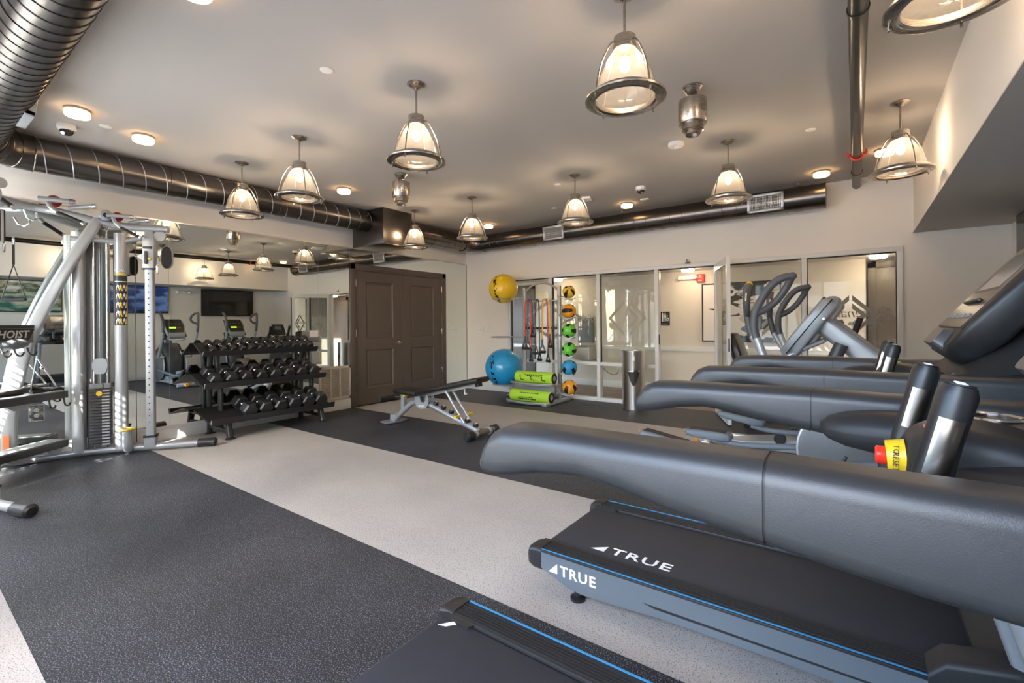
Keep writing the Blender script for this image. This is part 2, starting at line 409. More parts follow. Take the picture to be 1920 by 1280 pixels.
# ------------------------------------------------------------------ double door
door = sempty('door_1', (0, -1.62, 0))
cs = MB()
for (y0, y1) in ((DY0, DY0+.085), (DY1-.085, DY1)):
    cs.b2((-.01, y0, 0), (.022, y1, DH), .004)
cs.b2((-.01, DY0, DH-.085), (.022, DY1, DH), .004)
for (y0, y1) in ((DY0+.058, DY0+.098), (DY1-.098, DY1-.058)): cs.b2((-.06, y0, 0), (.012, y1, DH-.06), .003)
cs.b2((-.06, DY0+.058, DH-.098), (.012, DY1-.058, DH-.058), .003)
obj('door_casing', cs, taupe_m, door)
LY0, LY1, LM = DY0+.098, DY1-.098, -1.626
for li, (a, b) in enumerate(((LY0+.003, LM-.002), (LM+.002, LY1-.003))):
    lf = MB(); st = .19; x0, x1 = -.045, -.004
    zt, zb = DH-.102, .012
    pz = ((.265, .865), (1.045, 1.935))
    lf.b2((x0, a, zb), (x1, a+st, zt)).b2((x0, b-st, zb), (x1, b, zt)).b2((x0, a+st, zb), (x1, b-st, pz[0][0])).b2((x0, a+st, pz[0][1]), (x1, b-st, pz[1][0])).b2((x0, a+st, pz[1][1]), (x1, b-st, zt))
    leaf = obj('door_leaf', lf, taupe_m, door)
    for (z0, z1) in pz:
        ya, yb = a+st, b-st
        def ring(i, x): return [(x, ya+i, z0+i), (x, yb-i, z0+i), (x, yb-i, z1-i), (x, ya+i, z1-i)]
        obj('panel', MB().loft([ring(0, x1), ring(.018, x1-.016), ring(.03, x1-.014), ring(.05, x1-.006)], 'end'), taupe_m, leaf, sharp=20)
    yh = a-.004 if li == 0 else b+.004
    for hz in (.42, 1.13, 1.90):
        hg = MB().b2((-.004, yh-.012, hz-.05), (.008, yh+.012, hz+.05), .002); hg.cyl((.01, yh, hz-.055), (.01, yh, hz+.055), .006, 8)
        obj('hinge', hg, chrome_m, leaf)
    if li == 0:
        h = MB(); hy = b-.075
        h.lathe([(.001, 0), (.03, 0), (.03, .008), (.012, .012), (.011, .05), (.012, .06), (.001, .062)], (x1, hy, .957), 20, Matrix.Rotation(PI/2, 4, 'Y'))
        h.tube(spl([(.045, hy, .957), (.052, hy-.03, .960), (.052, hy-.07, .955), (.050, hy-.11, .957)]), .008, 8)
        obj('door_handle', h, chrome_m, leaf, label='chrome lever handle')
struct('wall_closet', MB().b2((-.16, DY0, -.02), (-.10, DY1, DH)), blackm_m)
# ------------------------------------------------------------------ mirrors
def mirror(y0, y1, z0, z1, label):
    o = obj('mirror_panel', MB().b2((-.006, y0+.0012, z0), (-.001, y1-.0012, z1)), mirror_m)
    return tag(o, label, 'mirror', 'mirror panels on the wall')
MZ = 2.421
mirror(WY+.01, -6.76, .155, MZ, 'mirror panel in the corner behind the cable machine beside the windows')
mirror(-6.76, -4.963, .155, MZ, 'mirror panel behind the silver cable machine')
mirror(-4.963, -3.16, .155, MZ, 'wide mirror panel behind the dumbbell rack')
mirror(-3.16, DY0, .655, MZ, 'narrow mirror panel above the louvred vent left of the double door')
mirror(DY0, DY1, DH, MZ, 'shallow mirror strip above the brown double door')
mirror(DY1, -.004, .155, MZ, 'narrow mirror panel between double door and room corner')
tr = MB().b2((-.006, WY, MZ), (.004, 0, MZ+.012))
struct('trim_3', tr, M('mirror_channel', (.55, .52, .48), .3, .8))
struct('trim_4', MB().b2((-.006, -.004, .13), (.005, .0, MZ)), M('dark_joint', (.05, .045, .04), .5))
# louvred vent left of the door
vent = thing('wall_vent', 'beige louvred vent panel under the mirror left of the double door', 'vent', (0, -2.9, .12))
vm = M('beige_metal', (.62, .55, .48), .5)
va, vb, vz0, vz1 = -3.158, DY0-.003, .158, .652
fr = MB()
fr.b2((-.006, va, vz0), (.012, vb, vz0+.04), .002).b2((-.006, va, vz1-.04), (.012, vb, vz1), .002).b2((-.006, va, vz0), (.012, va+.03, vz1), .002).b2((-.006, vb-.03, vz0), (.012, vb, vz1), .002)
for k in (1, 2): yy = va+.03+(vb-va-.06)*k/3; fr.b2((-.004, yy-.012, vz0+.03), (.011, yy+.012, vz1-.03))
obj('frame', fr, vm, vent)
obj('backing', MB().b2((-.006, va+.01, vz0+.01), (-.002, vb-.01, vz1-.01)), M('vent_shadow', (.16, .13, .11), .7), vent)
lv = MB(); k = vz0+.05
while k < vz1-.04:
    lv.box((.003, (va+vb)/2, k), (.016, vb-va-.06, .004), 0, (0, .6, 0)); k += .0165
obj('louvres', lv, vm, vent, kind='stuff')
# acrylic notice holder and outlet on the mirror, access panel
ah = thing('notice_holder', 'clear acrylic holder with a white notice fixed to the mirror by the rack', 'holder', (0, -3.27, 1.0))
obj('holder', MB().b2((0, -3.41, 1.02), (.004, -3.14, 1.19), .001), acryl_m, ah)
obj('pocket', MB().b2((.004, -3.41, 1.02), (.045, -3.405, 1.10)).b2((.004, -3.145, 1.02), (.045, -3.14, 1.10)).b2((.042, -3.41, 1.02), (.045, -3.14, 1.10)).b2((.004, -3.41, 1.02), (.045, -3.14, 1.023)), acryl_m, ah)
obj('notice', MB().b2((.0045, -3.30, 1.09), (.0055, -3.17, 1.185)), M('notice_paper', (.80, .72, .70), .6), ah)
ol = thing('wall_outlet', 'mirrored outlet plate with white sockets low behind the cable machine', 'outlet', (0, -6.02, .38))
obj('plate', MB().b2((-.001, -6.065, .385), (.006, -5.97, .53), .002), M('outlet_plate', (.42, .42, .40), .15, .9), ol)
obj('plate_rim', MB().b2((0, -6.07, .38), (.004, -6.062, .535)).b2((0, -5.973, .38), (.004, -5.965, .535)).b2((0, -6.07, .38), (.004, -5.965, .386)).b2((0, -6.07, .529), (.004, -5.965, .535)), white_pl, ol)
for zz in (.433, .482):
    so = obj('socket', MB().lathe([(.018, 0), (.018, .004), (.001, .004)], (.006, -6.018, zz), 18, Matrix.Rotation(PI/2, 4, 'Y')), white_pl, ol)
    obj('slot', MB().b2((.0095, -6.026, zz-.005), (.0105, -6.023, zz+.005)).b2((.0095, -6.013, zz-.005), (.0105, -6.010, zz+.005)), print_k, so)
# switches on the back wall
def plate(name, label, x, z, w, h, kind):
    t = thing(name, label, 'switch', (x, 0, z))
    obj('plate', MB().b2((x-w/2, -.008, z-h/2), (x+w/2, 0, z+h/2), .002), white_pl, t)
    if kind == 3:
        for k in (-1, 0, 1): obj('toggle', MB().box((x+k*.046, -.012, z), (.01, .012, .022), .001, (.4, 0, 0)), white_pl, t)
    else: obj('rocker', MB().box((x, -.009, z), (w*.5, .006, h*.55), .001, (.08, 0, 0)), white_pl, t)
plate('light_switch', 'white triple light switch plate nearest the room corner', .351, 1.148, .16, .115, 3)
plate('light_switch', 'white narrow dimmer plate, left of the pair beside the exercise ball', .525, 1.16, .042, .125, 1)
plate('light_switch', 'white narrow dimmer plate, right of the pair beside the exercise ball', .59, 1.16, .042, .125, 1)
# ------------------------------------------------------------------ glazed partition
gz = sempty('window_1', ((GX0+GX1)/2, 0, 0))
mul = [1.06, 1.94, 2.84, 3.79, 4.66, 5.66, 6.585]
DO0, DO1 = 3.79, 4.66
def bar(a, b): obj('frame_bar', MB().b2(a, b, .004), alu_m, gz)
for x in mul: bar((x-.028, -.035, 0), (x+.028, .075, GH-.056))
bar((GX0, -.035, GH-.056), (GX1, .075, GH))
gfr = MB().b2((GX0+.01, .0, GH-.068), (GX1-.01, .06, GH-.052))
obj('head_gasket', gfr, print_k, gz)
spans = [(mul[i], mul[i+1]) for i in range(6) if i != 3]
for (a, b) in spans:
    a += .028; b -= .028
    bar((a, -.03, 0), (b, .07, .06)); bar((a, -.03, .575), (b, .07, .628))
    obj('pane', MB().b2((a, .012, .06), (b, .020, .575)), glass_m, gz)
    obj('pane', MB().b2((a, .012, .628), (b, .020, GH-.056)), glass_m, gz)
    g = MB().b2((a, .0, .628), (a+.008, .04, GH-.06)).b2((b-.008, .0, .628), (b, .04, GH-.06))
    obj('gasket', g, print_k, gz)
obj('strike_plate', MB().b2((3.812, -.02, .93), (3.822, .02, 1.08)), print_k, gz)
# logo: split nested diamond with lettering read from the hall side
def logo(cx, cz, w, h, gap, name='logo', mat=frost_m, text=True):
    for sgn in (-1, 1):
        for (k, tk) in ((1.0, .055), (.62, .055)):
            a, b = w*k/2, h*k/2; g = gap/2
            s_ = b/a
            P = [(cx+sgn*g, cz+b-g*s_), (cx+sgn*a, cz), (cx+sgn*g, cz-b+g*s_), (cx+sgn*g, cz-b+g*s_+tk*1.2), (cx+sgn*(a-tk), cz), (cx+sgn*g, cz+b-g*s_-tk*1.2)]
            if sgn < 0 and k < 1: continue
            obj(name, MB().prism(P, .009, .0115), mat, gz)
    if text:
        mt = frame_mt((cx+.42, .0095, cz-.02), (-1, 0, 0), (0, 0, 1))
        obj('lettering', text_mb('@drenaline', .155, mt, shear=.25), M('grey_lettering', (.30, .29, .27), .6), gz)
        mt = frame_mt((cx+.36, .0095, cz-.12), (-1, 0, 0), (0, 0, 1))
        obj('lettering', text_mb('CARDIO & STRENGTH', .075, mt, space=1.15), M('grey_lettering'), gz)
logo(1.95, 1.33, 1.25, .74, .10, text=False)
obj('lettering', text_mb('@drenaline', .155, frame_mt((2.80, .0095, 1.30), (-1, 0, 0), (0, 0, 1)), shear=.25), M('grey_lettering', (.30, .29, .27), .6), gz)
obj('lettering', text_mb('CARDIO & STRENGTH', .075, frame_mt((2.76, .0095, 1.20), (-1, 0, 0), (0, 0, 1)), space=1.15), M('grey_lettering'), gz)
logo(3.31, 1.33, .62, .66, .08, text=False)
logo(6.13, 1.32, .52, .52, .03, mat=M('grey_lettering'))
logo(5.15, 1.30, .5, .55, .06, text=False)
# open glass door leaf
dd = Vector((.375, -.927, 0)); dn = Vector((.927, .375, 0))
d2 = sempty('door_2', (4.64, -.04, 0))
def leafbox(u0, u1, z0, z1, th=.042, off=0):
    o = Vector((4.625, -.045, 0)); mb = MB()
    P = [o+dd*u0-dn*(th/2-off), o+dd*u1-dn*(th/2-off), o+dd*u1+dn*(th/2+off), o+dd*u0+dn*(th/2+off)]
    return mb.loft([[(p.x, p.y, z0) for p in P], [(p.x, p.y, z1) for p in P]])
for (a, b, c, d) in ((0, .055, .02, 2.04), (.80, .87, .02, 2.04), (.055, .80, .02, .25), (.055, .80, 1.955, 2.04)):
    obj('stile' if b-a < .1 else 'rail', leafbox(a, b, c, d), alu_m, d2)
obj('pane', leafbox(.055, .80, .25, 1.955, .008), glass_m, d2)
pb = MB(); o_ = Vector((4.625, -.045, 0))
for sg in (-1, 1):
    c = o_+dd*.80+dn*sg*.055
    pb.tube([c+Vector((0, 0, 1.0)), c-dd*.06+Vector((0, 0, 1.0))], .011, 8)
    pb.tube([o_+dd*.835+dn*sg*.02+Vector((0, 0, 1.0)), c+Vector((0, 0, 1.0))], .009, 8)
obj('door_handle', pb, chrome_m, d2, label='chrome lever handle')
obj('lock', leafbox(.868, .873, .90, 1.06, .02), chrome_m, d2)
obj('closer_bracket', MB().b2((4.22, -.06, 2.095), (4.28, -.036, 2.115)).b2((4.235, -.05, 2.105), (4.245, -.04, 2.155)), dgrey_pl, gz)
# ------------------------------------------------------------------ hall behind the glass
HY, HZ = 1.68, 2.17
hall_floor = struct('floor', MB().b2((-1.2, .081, -.08), (RX+1.4, HY+.1, -.012)), blackm_m)
pm = MB().b2((0, 0, 0), (1.498, .142, .010), .0).mesh('plank', woodf_m)
pm2 = MB().b2((0, 0, 0), (1.498, .142, .010), .0).mesh('plank', M('wood_plank_light', (.24, .16, .105), .38, var=.3, vscale=5))
for r in range(11):
    for k in range(6):
        inst('plank', pm if (r*3+k*5) % 4 else pm2, (-1.15+1.5*k+((r*7) % 5)*.23, .085+r*.1435, -.012), hall_floor)
struct('wall_hall', MB().b2((-1.2, HY, -.02), (6.30, HY+.1, 2.6)), M('hall_paint', (.70, .64, .56), .75))
struct('ceiling', MB().b2((-1.2, .12, HZ), (RX+1.4, HY+.1, HZ+.1)), M('hall_ceiling_tile', (.60, .57, .53), .8))
struct('wall_hall_left', MB().b2((-1.3, .12, -.02), (-1.2, HY+.1, 2.6)), M('hall_paint'))
struct('wall_hall_right', MB().b2((RX+1.3, .12, -.02), (RX+1.4, HY+.1, 2.6)), M('hall_paint'))
struct('baseboard_hall', MB().b2((-1.2, HY-.014, 0), (6.30, HY, .13), .003), white_m)
struct('trim_5', MB().b2((-1.2, HY-.018, .74), (6.30, HY, .80), .006).b2((-1.2, HY-.026, .795), (6.30, HY, .812), .004), white_m)
# dark end wall with a door at the right end of the hall
dkw = M('dark_brown_panel', (.085, .07, .058), .5)
struct('wall_hall_end', MB().b2((6.30, HY+.02, -.02), (RX+1.4, HY+.12, 2.6)), dkw)
hd = sempty('door_3', (6.65, HY, 0))
obj('door_leaf', MB().b2((6.42, HY-.01, .01), (7.32, HY+.02, 2.02), .003), M('dark_door', (.12, .10, .085), .45), hd)
obj('door_casing', MB().b2((6.32, HY-.025, 0), (6.42, HY+.02, 2.12), .004).b2((7.32, HY-.025, 0), (7.42, HY+.02, 2.12), .004).b2((6.32, HY-.025, 2.02), (7.42, HY+.02, 2.12), .004), dkw, hd)
hd2 = sempty('door_4', (.05, HY, 0))
obj('door_leaf', MB().b2((-.42, HY-.012, .01), (.42, HY+.0, 2.02), .003), M('dark_door'), hd2)
obj('door_casing', MB().b2((-.51, HY-.025, 0), (-.42, HY-.001, 2.11), .004).b2((.42, HY-.025, 0), (.51, HY-.001, 2.11), .004).b2((-.51, HY-.025, 2.02), (.51, HY-.001, 2.11), .004), dkw, hd2)
# things in the hall
sg = thing('restroom_sign', 'black restroom sign with white figures on the hall wall beyond the open door', 'sign', (3.38, HY, 1.2))
obj('plate', MB().b2((3.275, HY-.010, 1.20), (3.445, HY, 1.455), .004), M('sign_black', (.02, .02, .022), .4), sg)
sy = HY-.0115
for (dx, sk) in ((3.315, 0), (3.362, 1)):
    k = .020 if sk else .013
    obj('figure', MB().sphere((dx, sy, 1.425), .011, 10, 6, (1, .1, 1)).prism([(dx-.013, 1.408), (dx+.013, 1.408), (dx+k, 1.345), (dx+.012, 1.345), (dx+.010, 1.275), (dx-.010, 1.275), (dx-.012, 1.345), (dx-k, 1.345)], sy-.001, sy), print_w, sg, kind='stuff')
obj('figure', MB().torus((3.405, sy, 1.310), .021, .005, 20, 6, Matrix.Rotation(PI/2, 4, 'X')).sphere((3.398, sy, 1.385), .010, 10, 6, (1, .1, 1)).b2((3.393, sy-.001, 1.325), (3.402, sy, 1.372)).b2((3.395, sy-.001, 1.335), (3.425, sy, 1.345)).b2((3.419, sy-.001, 1.30), (3.427, sy, 1.345)), print_w, sg, kind='stuff')
obj('lettering', text_mb('RESTROOM', .022, frame_mt((3.293, HY-.0105, 1.222), (1, 0, 0), (0, 0, 1))), print_w, sg)
el = thing('emergency_light', 'white twin-head emergency light high on the hall wall', 'light', (3.77, HY, 2.0))
obj('housing', MB().box((3.77, HY-.03, 2.05), (.20, .06, .075), .02), white_pl, el)
for s_ in (-1, 1): obj('lamp_head', MB().sphere((3.77+s_*.13, HY-.05, 2.05), .045, 16, 10, (1, .9, .85)), white_pl, el)
fa = thing('fire_alarm', 'red fire alarm strobe on the hall wall beside the emergency light', 'alarm', (3.99, HY, 1.97))
obj('housing', MB().b2((3.925, HY-.045, 1.955), (4.055, HY, 2.10), .006), red_m, fa)
obj('strobe', MB().b2((3.955, HY-.065, 2.035), (4.025, HY-.045, 2.085), .006), acryl_m, fa)
obj('lettering', text_mb('FIRE', .035, frame_mt((3.957, HY-.0455, 1.975), (1, 0, 0), (0, 0, 1))), print_w, fa)
# abstract black and white picture
pc = thing('framed_picture', 'large abstract ink picture in a thin black frame on the hall wall', 'picture', (4.6, HY, .92))
obj('frame', MB().b2((4.01, HY-.03, .92), (4.03, HY, 1.925)).b2((5.20, HY-.03, .92), (5.22, HY, 1.925)).b2((4.01, HY-.03, .92), (5.22, HY, .94)).b2((4.01, HY-.03, 1.905), (5.22, HY, 1.925)), print_k, pc)
pm_ = M('ink_picture', (.78, .72, .68), .6); n, l = nt(pm_)
tc = n.new('ShaderNodeTexCoord'); mp = n.new('ShaderNodeMapping'); mp.inputs['Rotation'].default_value = (0, .7, 0); mp.inputs['Scale'].default_value = (1.1, 1, 3.4)
nz = n.new('ShaderNodeTexNoise'); nz.inputs['Scale'].default_value = 1.5; nz.inputs['Detail'].default_value = 7; nz.inputs['Distortion'].default_value = 1.2
sx = n.new('ShaderNodeSeparateXYZ'); ad = n.new('ShaderNodeMath'); ad.operation = 'MULTIPLY_ADD'; ad.inputs[1].default_value = -.55; ad2 = n.new('ShaderNodeMath'); ad2.operation = 'ADD'
ab = n.new('ShaderNodeMath'); ab.operation = 'ABSOLUTE'; su = n.new('ShaderNodeMath'); su.operation = 'SUBTRACT'; su.inputs[1].default_value = .18
cr = n.new('ShaderNodeValToRGB'); cr.color_ramp.elements[0].position = .47; cr.color_ramp.elements[0].color = (.78, .72, .68, 1); cr.color_ramp.elements[1].position = .50; cr.color_ramp.elements[1].color = (.035, .035, .04, 1)
l.new(tc.outputs['Object'], mp.inputs[0]); l.new(mp.outputs[0], nz.inputs['Vector']); l.new(tc.outputs['Object'], sx.inputs[0])
l.new(sx.outputs['X'], su.inputs[0]); l.new(su.outputs[0], ab.inputs[0]); l.new(ab.outputs[0], ad.inputs[0]); l.new(nz.outputs['Fac'], ad.inputs[2]); l.new(ad.outputs[0], cr.inputs[0])
ad.inputs[1].default_value = -.42
cr.color_ramp.elements[0].position = .40; cr.color_ramp.elements[1].position = .43
l.new(cr.outputs[0], n['Principled BSDF'].inputs['Base Color'])
obj('canvas', MB().b2((4.03, HY-.02, .94), (5.20, HY-.008, 1.905)), pm_, pc)
# drinking fountain
df = thing('drinking_fountain', 'grey steel wall drinking fountain seen through the glass partition', 'fountain', (1.75, HY, .5))
obj('body', MB().box((1.77, HY-.17, .66), (.42, .34, .26), .03), steel_m, df)
obj('basin', MB().box((1.77, HY-.18, .80), (.44, .37, .03), .014), chrome_m, df)
obj('spout', MB().tube(spl([(1.66, HY-.10, .81), (1.66, HY-.10, .87), (1.67, HY-.15, .89), (1.68, HY-.19, .87)]), .012, 8), chrome_m, df)
obj('bottle_filler', MB().box((1.77, HY-.05, 1.12), (.34, .10, .5), .02), grey_pl, df)
ou = thing('wall_outlet', 'white outlet with a black plug and cord on the hall wall below the fountain', 'outlet', (2.45, HY, .3))
obj('plate', MB().b2((2.41, HY-.008, .30), (2.49, HY, .42), .002), white_pl, ou)
cd = tag(obj('power_cord', MB().tube(spl([(2.45, HY-.02, .36), (2.42, HY-.03, .27), (2.32, HY-.03, .25), (2.18, HY-.03, .32), (2.05, HY-.05, .47), (1.95, HY-.06, .54)]), .006, 6), black_m), 'black cord drooping from the hall outlet up to the fountain', 'cord')
for (hx, lb) in ((1.335, 'left'), (3.89, 'middle'), (6.43, 'right')):
    h = thing('hall_light', 'round flush hall light, %s of three beyond the glass' % lb, 'light', (hx, 1.25, HZ), 0, 'flush lights in the hall')
    obj('base', MB().lathe([(.11, 0), (.11, -.012), (.10, -.014)], (hx, 1.25, HZ), 28), nickel_m, h)
    obj('diffuser', MB().lathe([(.10, -.012), (.10, -.045), (.085, -.058), (.001, -.06)], (hx, 1.25, HZ), 28), MATS.get('hall_glow') or emitter('hall_glow', (1, .78, .52), 34), h)
# ------------------------------------------------------------------ pendants
bulb_m = emitter("bulb_glow", (1, .82, .6), 8, .55)
def make_pendant():
    t = thing('pendant_lamp', 'x', 'lamp', (0, 0, 0), 0, 'bell pendant lamps')
    K = dict(local=True)
    obj('canopy', MB().lathe([(.064, 0), (.064, -.006), (.050, -.016), (.022, -.028), (.012, -.036), (.001, -.036)], n=28), nickel_m, t, **K)
    obj('stem', MB().cyl((0, 0, -.02), (0, 0, -.23), .0075, 10), nickel_m, t, **K)
    obj('cap', MB().lathe([(.001, -.222), (.048, -.222), (.056, -.226), (.056, -.268), (.060, -.272), (.060, -.292), (.05, -.298), (.001, -.298)], n=32), nickel_m, t, **K)
    n = 96; rings = []
    for i in range(15):
        u = i/14; z = -.285-.243*u
        r = .048+.108*(1-(1-u)**1.75)
        rings.append([((r+(.0022 if k % 2 else -.0022))*math.cos(2*PI*k/n), (r+(.0022 if k % 2 else -.0022))*math.sin(2*PI*k/n), z) for k in range(n)])
    obj('shade', MB().loft(rings, False), ribglass_m, t, sharp=60, **K)
    rings = []
    for i in range(5):
        u = i/4; r = .150*(1-u)+.004
        rings.append([(r*math.cos(2*PI*k/n), r*math.sin(2*PI*k/n), -.536-.014*(1-(1-u)**2)+(.0015 if k % 2 else 0)) for k in range(n)])
    obj('lens', MB().loft(rings, False), ribglass_m, t, sharp=60, **K)
    obj('rim', MB().lathe([(.152, -.518), (.166, -.512), (.170, -.522), (.182, -.522), (.186, -.532), (.200, -.534), (.205, -.540), (.203, -.548), (.186, -.552), (.170, -.550), (.158, -.556), (.149, -.548), (.149, -.524), (.152, -.518)], n=56, cap=False), nickel_m, t, **K)
    for k in range(4):
        a = PI/4+k*PI/2+.3; c, s = math.cos(a), math.sin(a)
        P = spl([(.054*c, .054*s, -.262), (.082*c, .082*s, -.272), (.115*c, .115*s, -.32), (.155*c, .155*s, -.41), (.184*c, .184*s, -.535)], 5)
        r = obj('cage_rod', MB().tube(P, .0045, 7), nickel_m, t, **K)
        obj('thumb_screw', MB().cyl((.186*c, .186*s, -.53), (.186*c, .186*s, -.572), .005, 8), nickel_m, r, **K)
    obj('bulb', MB().sphere((0, 0, -.362), .030, 16, 10, (1, 1, 1.4)), bulb_m, t, **K)
    L = bpy.data.lights.new('bulb_light', 'POINT'); L.energy = 11; L.color = (1, .74, .48); L.shadow_soft_size = .03
    lo = bpy.data.objects.new('bulb_light', L); COL.objects.link(lo); lo.parent = t; lo.location = (0, 0, -.357)
    return t
PEND = [(5.225, -4.62, 'large pendant lamp hanging top centre, nearest over the floor'), (3.688, -4.645, 'pendant lamp in the near row directly in front of the smaller fan motor'),
        (2.150, -4.64, 'pendant lamp in front of the long duct, right of the leftmost one'), (1.06, -4.65, 'leftmost pendant lamp, low against the long duct'),
        (3.605, -2.174, 'pendant lamp in the far row in front of the small duct register'), (2.059, -2.183, 'pendant lamp in the far row near the duct corner'),
        (.929, -2.178, 'small far pendant lamp in front of the duct box'), (5.223, -2.172, 'pendant lamp in the far row left of the large duct register'),
        (6.466, -2.195, 'pendant lamp between the black pipe and the bulkhead'), (6.466, -4.62, 'pendant lamp cut off by the top right edge, beside the bulkhead')]
p0 = make_pendant()
for i, (x, y, lb) in enumerate(PEND):
    if i == 0: p0.location = (x, y, CZ); p0['label'] = lb
    else: dup(p0, (x, y, CZ), lb, rotz=(i*.9) % PI)
# ------------------------------------------------------------------ flush lights
glow_m = emitter('flush_glow', (1, .60, .26), 7)
def make_flush():
    t = thing('flush_light', 'x', 'light', (0, 0, 0), 0, 'round flush ceiling lights')
    obj('base', MB().lathe([(.082, 0), (.082, -.016), (.077, -.018)], n=32), nickel_m, t, local=True)
    obj('diffuser', MB().lathe([(.078, -.014), (.079, -.044), (.074, -.055), (.05, -.059), (.001, -.060)], n=32), glow_m, t, local=True)
    return t
f0 = make_flush()
FL = [(1.31, -6.0 + .03, 'round flush ceiling light nearest the duct elbow'), (1.09, -5.49, 'round flush ceiling light right of the small white ceiling disc'), (1.077, -3.46, 'round flush ceiling light above the long duct, midway'),
      (1.16, -.73, 'round flush ceiling light near the far duct corner'), (3.577, -.60, 'round flush ceiling light above the back wall duct, middle'), (5.875, -.575, 'round flush ceiling light above the end of the back wall duct'),
      (6.42, -1.0, 'round flush ceiling light hidden behind the pendant by the bulkhead'), (3.555, -5.97, 'round flush ceiling light just above the top edge of the picture'), (5.9, -5.86, 'round flush ceiling light above the treadmills near the windows')]
for i, (x, y, lb) in enumerate(FL):
    if i == 0: f0.location = (x, y, CZ); f0['label'] = lb
    else: dup(f0, (x, y, CZ), lb)
# ------------------------------------------------------------------ fan motors
def make_fan(): 
    t = thing('ceiling_fan_motor', 'x', 'fan', (0, 0, 0), 0, 'steel ceiling fan motors')
    K = dict(local=True)
    obj('canopy', MB().lathe([(.072, 0), (.072, -.010), (.060, -.025), (.036, -.058), (.030, -.062), (.001, -.062)], n=28), nickel_m, t, **K)
    obj('stem', MB().cyl((0, 0, -.05), (0, 0, -.105), .012, 12), nickel_m, t, **K)
    obj('motor_housing', MB().lathe([(.001, -.098), (.095, -.098), (.098, -.101), (.098, -.262), (.095, -.266), (.001, -.266)], n=40), nickel_m, t, **K)
    obj('lower_collar', MB().lathe([(.074, -.262), (.074, -.312), (.064, -.316), (.064, -.320), (.05, -.322), (.05, -.345), (.044, -.350), (.044, -.335), (.001, -.335)], n=36), nickel_m, t, **K)
    return t
fn = make_fan(); fn.location = (5.239, -3.42, CZ); fn['label'] = 'larger steel cylinder fan motor beside the smoke detector'
dup(fn, (2.074, -3.405, CZ), 'smaller steel cylinder fan motor left of centre above the duct box')
# ------------------------------------------------------------------ detectors, cameras, discs
def dome_cam(x, y, s, label):
    t = thing('dome_camera', label, 'camera', (x, y, CZ))
    obj('housing', MB().lathe([(.062*s, 0), (.064*s, -.030*s), (.056*s, -.042*s), (.045*s, -.046*s)], (x, y, CZ), 28), white_pl, t)
    obj('dome', MB().lathe([(.046*s, -.040*s), (.044*s, -.060*s), (.032*s, -.078*s), (.012*s, -.086*s), (.001, -.087*s)], (x, y, CZ), 24), M('smoked_dome', (.03, .03, .032), .05), t)
    obj('lens', MB().cyl((x+.02*s, y-.02*s, CZ-.070*s), (x+.028*s, y-.03*s, CZ-.080*s), .014*s, 12), chrome_m, t)
dome_cam(.86, -5.95, 1.0, 'white dome camera with smoked dome beside the duct elbow')
dome_cam(4.03, -1.26, 1.0, 'white dome camera above the back wall duct, middle of the ceiling')
sd = thing('smoke_detector', 'white round smoke detector beside the larger fan motor', 'detector', (4.82, -2.43, CZ))
obj('base', MB().lathe([(.070, 0), (.072, -.018), (.066, -.034), (.050, -.040), (.001, -.041)], (4.82, -2.43, CZ), 32), white_pl, sd)
obj('sensor', MB().lathe([(.018, -.040), (.016, -.058), (.001, -.060)], (4.835, -2.45, CZ), 16), white_pl, sd)
for (x, y, r, lb) in ((3.357, -5.13, .042, 'white ceiling disc above the near pendants, alone on the ceiling'), (1.09, -5.75, .042, 'white ceiling disc between the two left flush lights'), (5.867, -2.013, .042, 'white ceiling disc left of the black pipe'),
                      (3.268, -1.995, .04, 'white ceiling disc beside the far row pendant'), (1.15, -2.62, .04, 'white ceiling disc behind the smaller fan motor'), (2.62, -1.0, .04, 'white ceiling disc close to the far duct corner')):
    tag(obj('sprinkler_cover', MB().lathe([(r, -.001), (r, -.004), (r*.9, -.006), (.001, -.006)], (x, y, CZ), 24), white_pl), lb, 'cover', 'white sprinkler covers')
tag(obj('access_point', MB().box((3.22, -1.23, CZ-.018), (.22, .20, .034), .012, (0, 0, .3)), white_pl), 'white rounded wireless box on the ceiling behind a far pendant', 'device')
tag(obj('exit_plate', MB().box((3.87, -.68, CZ-.008), (.11, .06, .015), .003), white_pl), 'small white rectangular plate on the ceiling by the back duct', 'plate')
# ------------------------------------------------------------------ ducts
def helix(mb, a, b, r, pitch, rr=.0035, seg=28, ph=0):
    a, b = Vector(a), Vector(b); d = (b-a); L = d.length; d.normalize()
    u = Vector((0, 0, 1)); w = d.cross(u); N = int(L/pitch*seg); P = []
    for i in range(N+1):
        t = i/seg*2*PI+ph; P.append(a+d*(L*i/N)+r*(math.cos(t)*u+math.sin(t)*w))
    mb.tube(P, rr, 4)
    return mb
MX, MZD, BY, BZD, RD = .35, 2.78, -.22, 2.75, .147
def hang(parent, p):
    obj('hanger', MB().cyl(p, (p[0], p[1], CZ), .004, 6).torus((p[0], p[1], p[2]+.03), .012, .003, 12, 5, Matrix.Rotation(PI/2, 4, 'X')), chrome_m, parent)
d1 = thing('spiral_duct', 'long spiral sheet metal duct above the mirrors', 'duct', (MX, -4.2, MZD))
obj('pipe', MB().cyl((MX, -6.08, MZD), (MX, -2.586, MZD), RD, 48), duct_m, d1)
obj('seam', helix(MB(), (MX, -6.08, MZD), (MX, -2.60, MZD), RD, .18, .005), silver_m, d1)
for yy in (-5.05, -3.9, -2.75):
    obj('collar', MB().tube([(MX, yy-.04, MZD), (MX, yy-.038, MZD), (MX, yy+.038, MZD), (MX, yy+.04, MZD)], [RD+.001, RD+.004, RD+.004, RD+.001], 48), duct_m, d1)
    hang(d1, (MX, yy, MZD+RD))
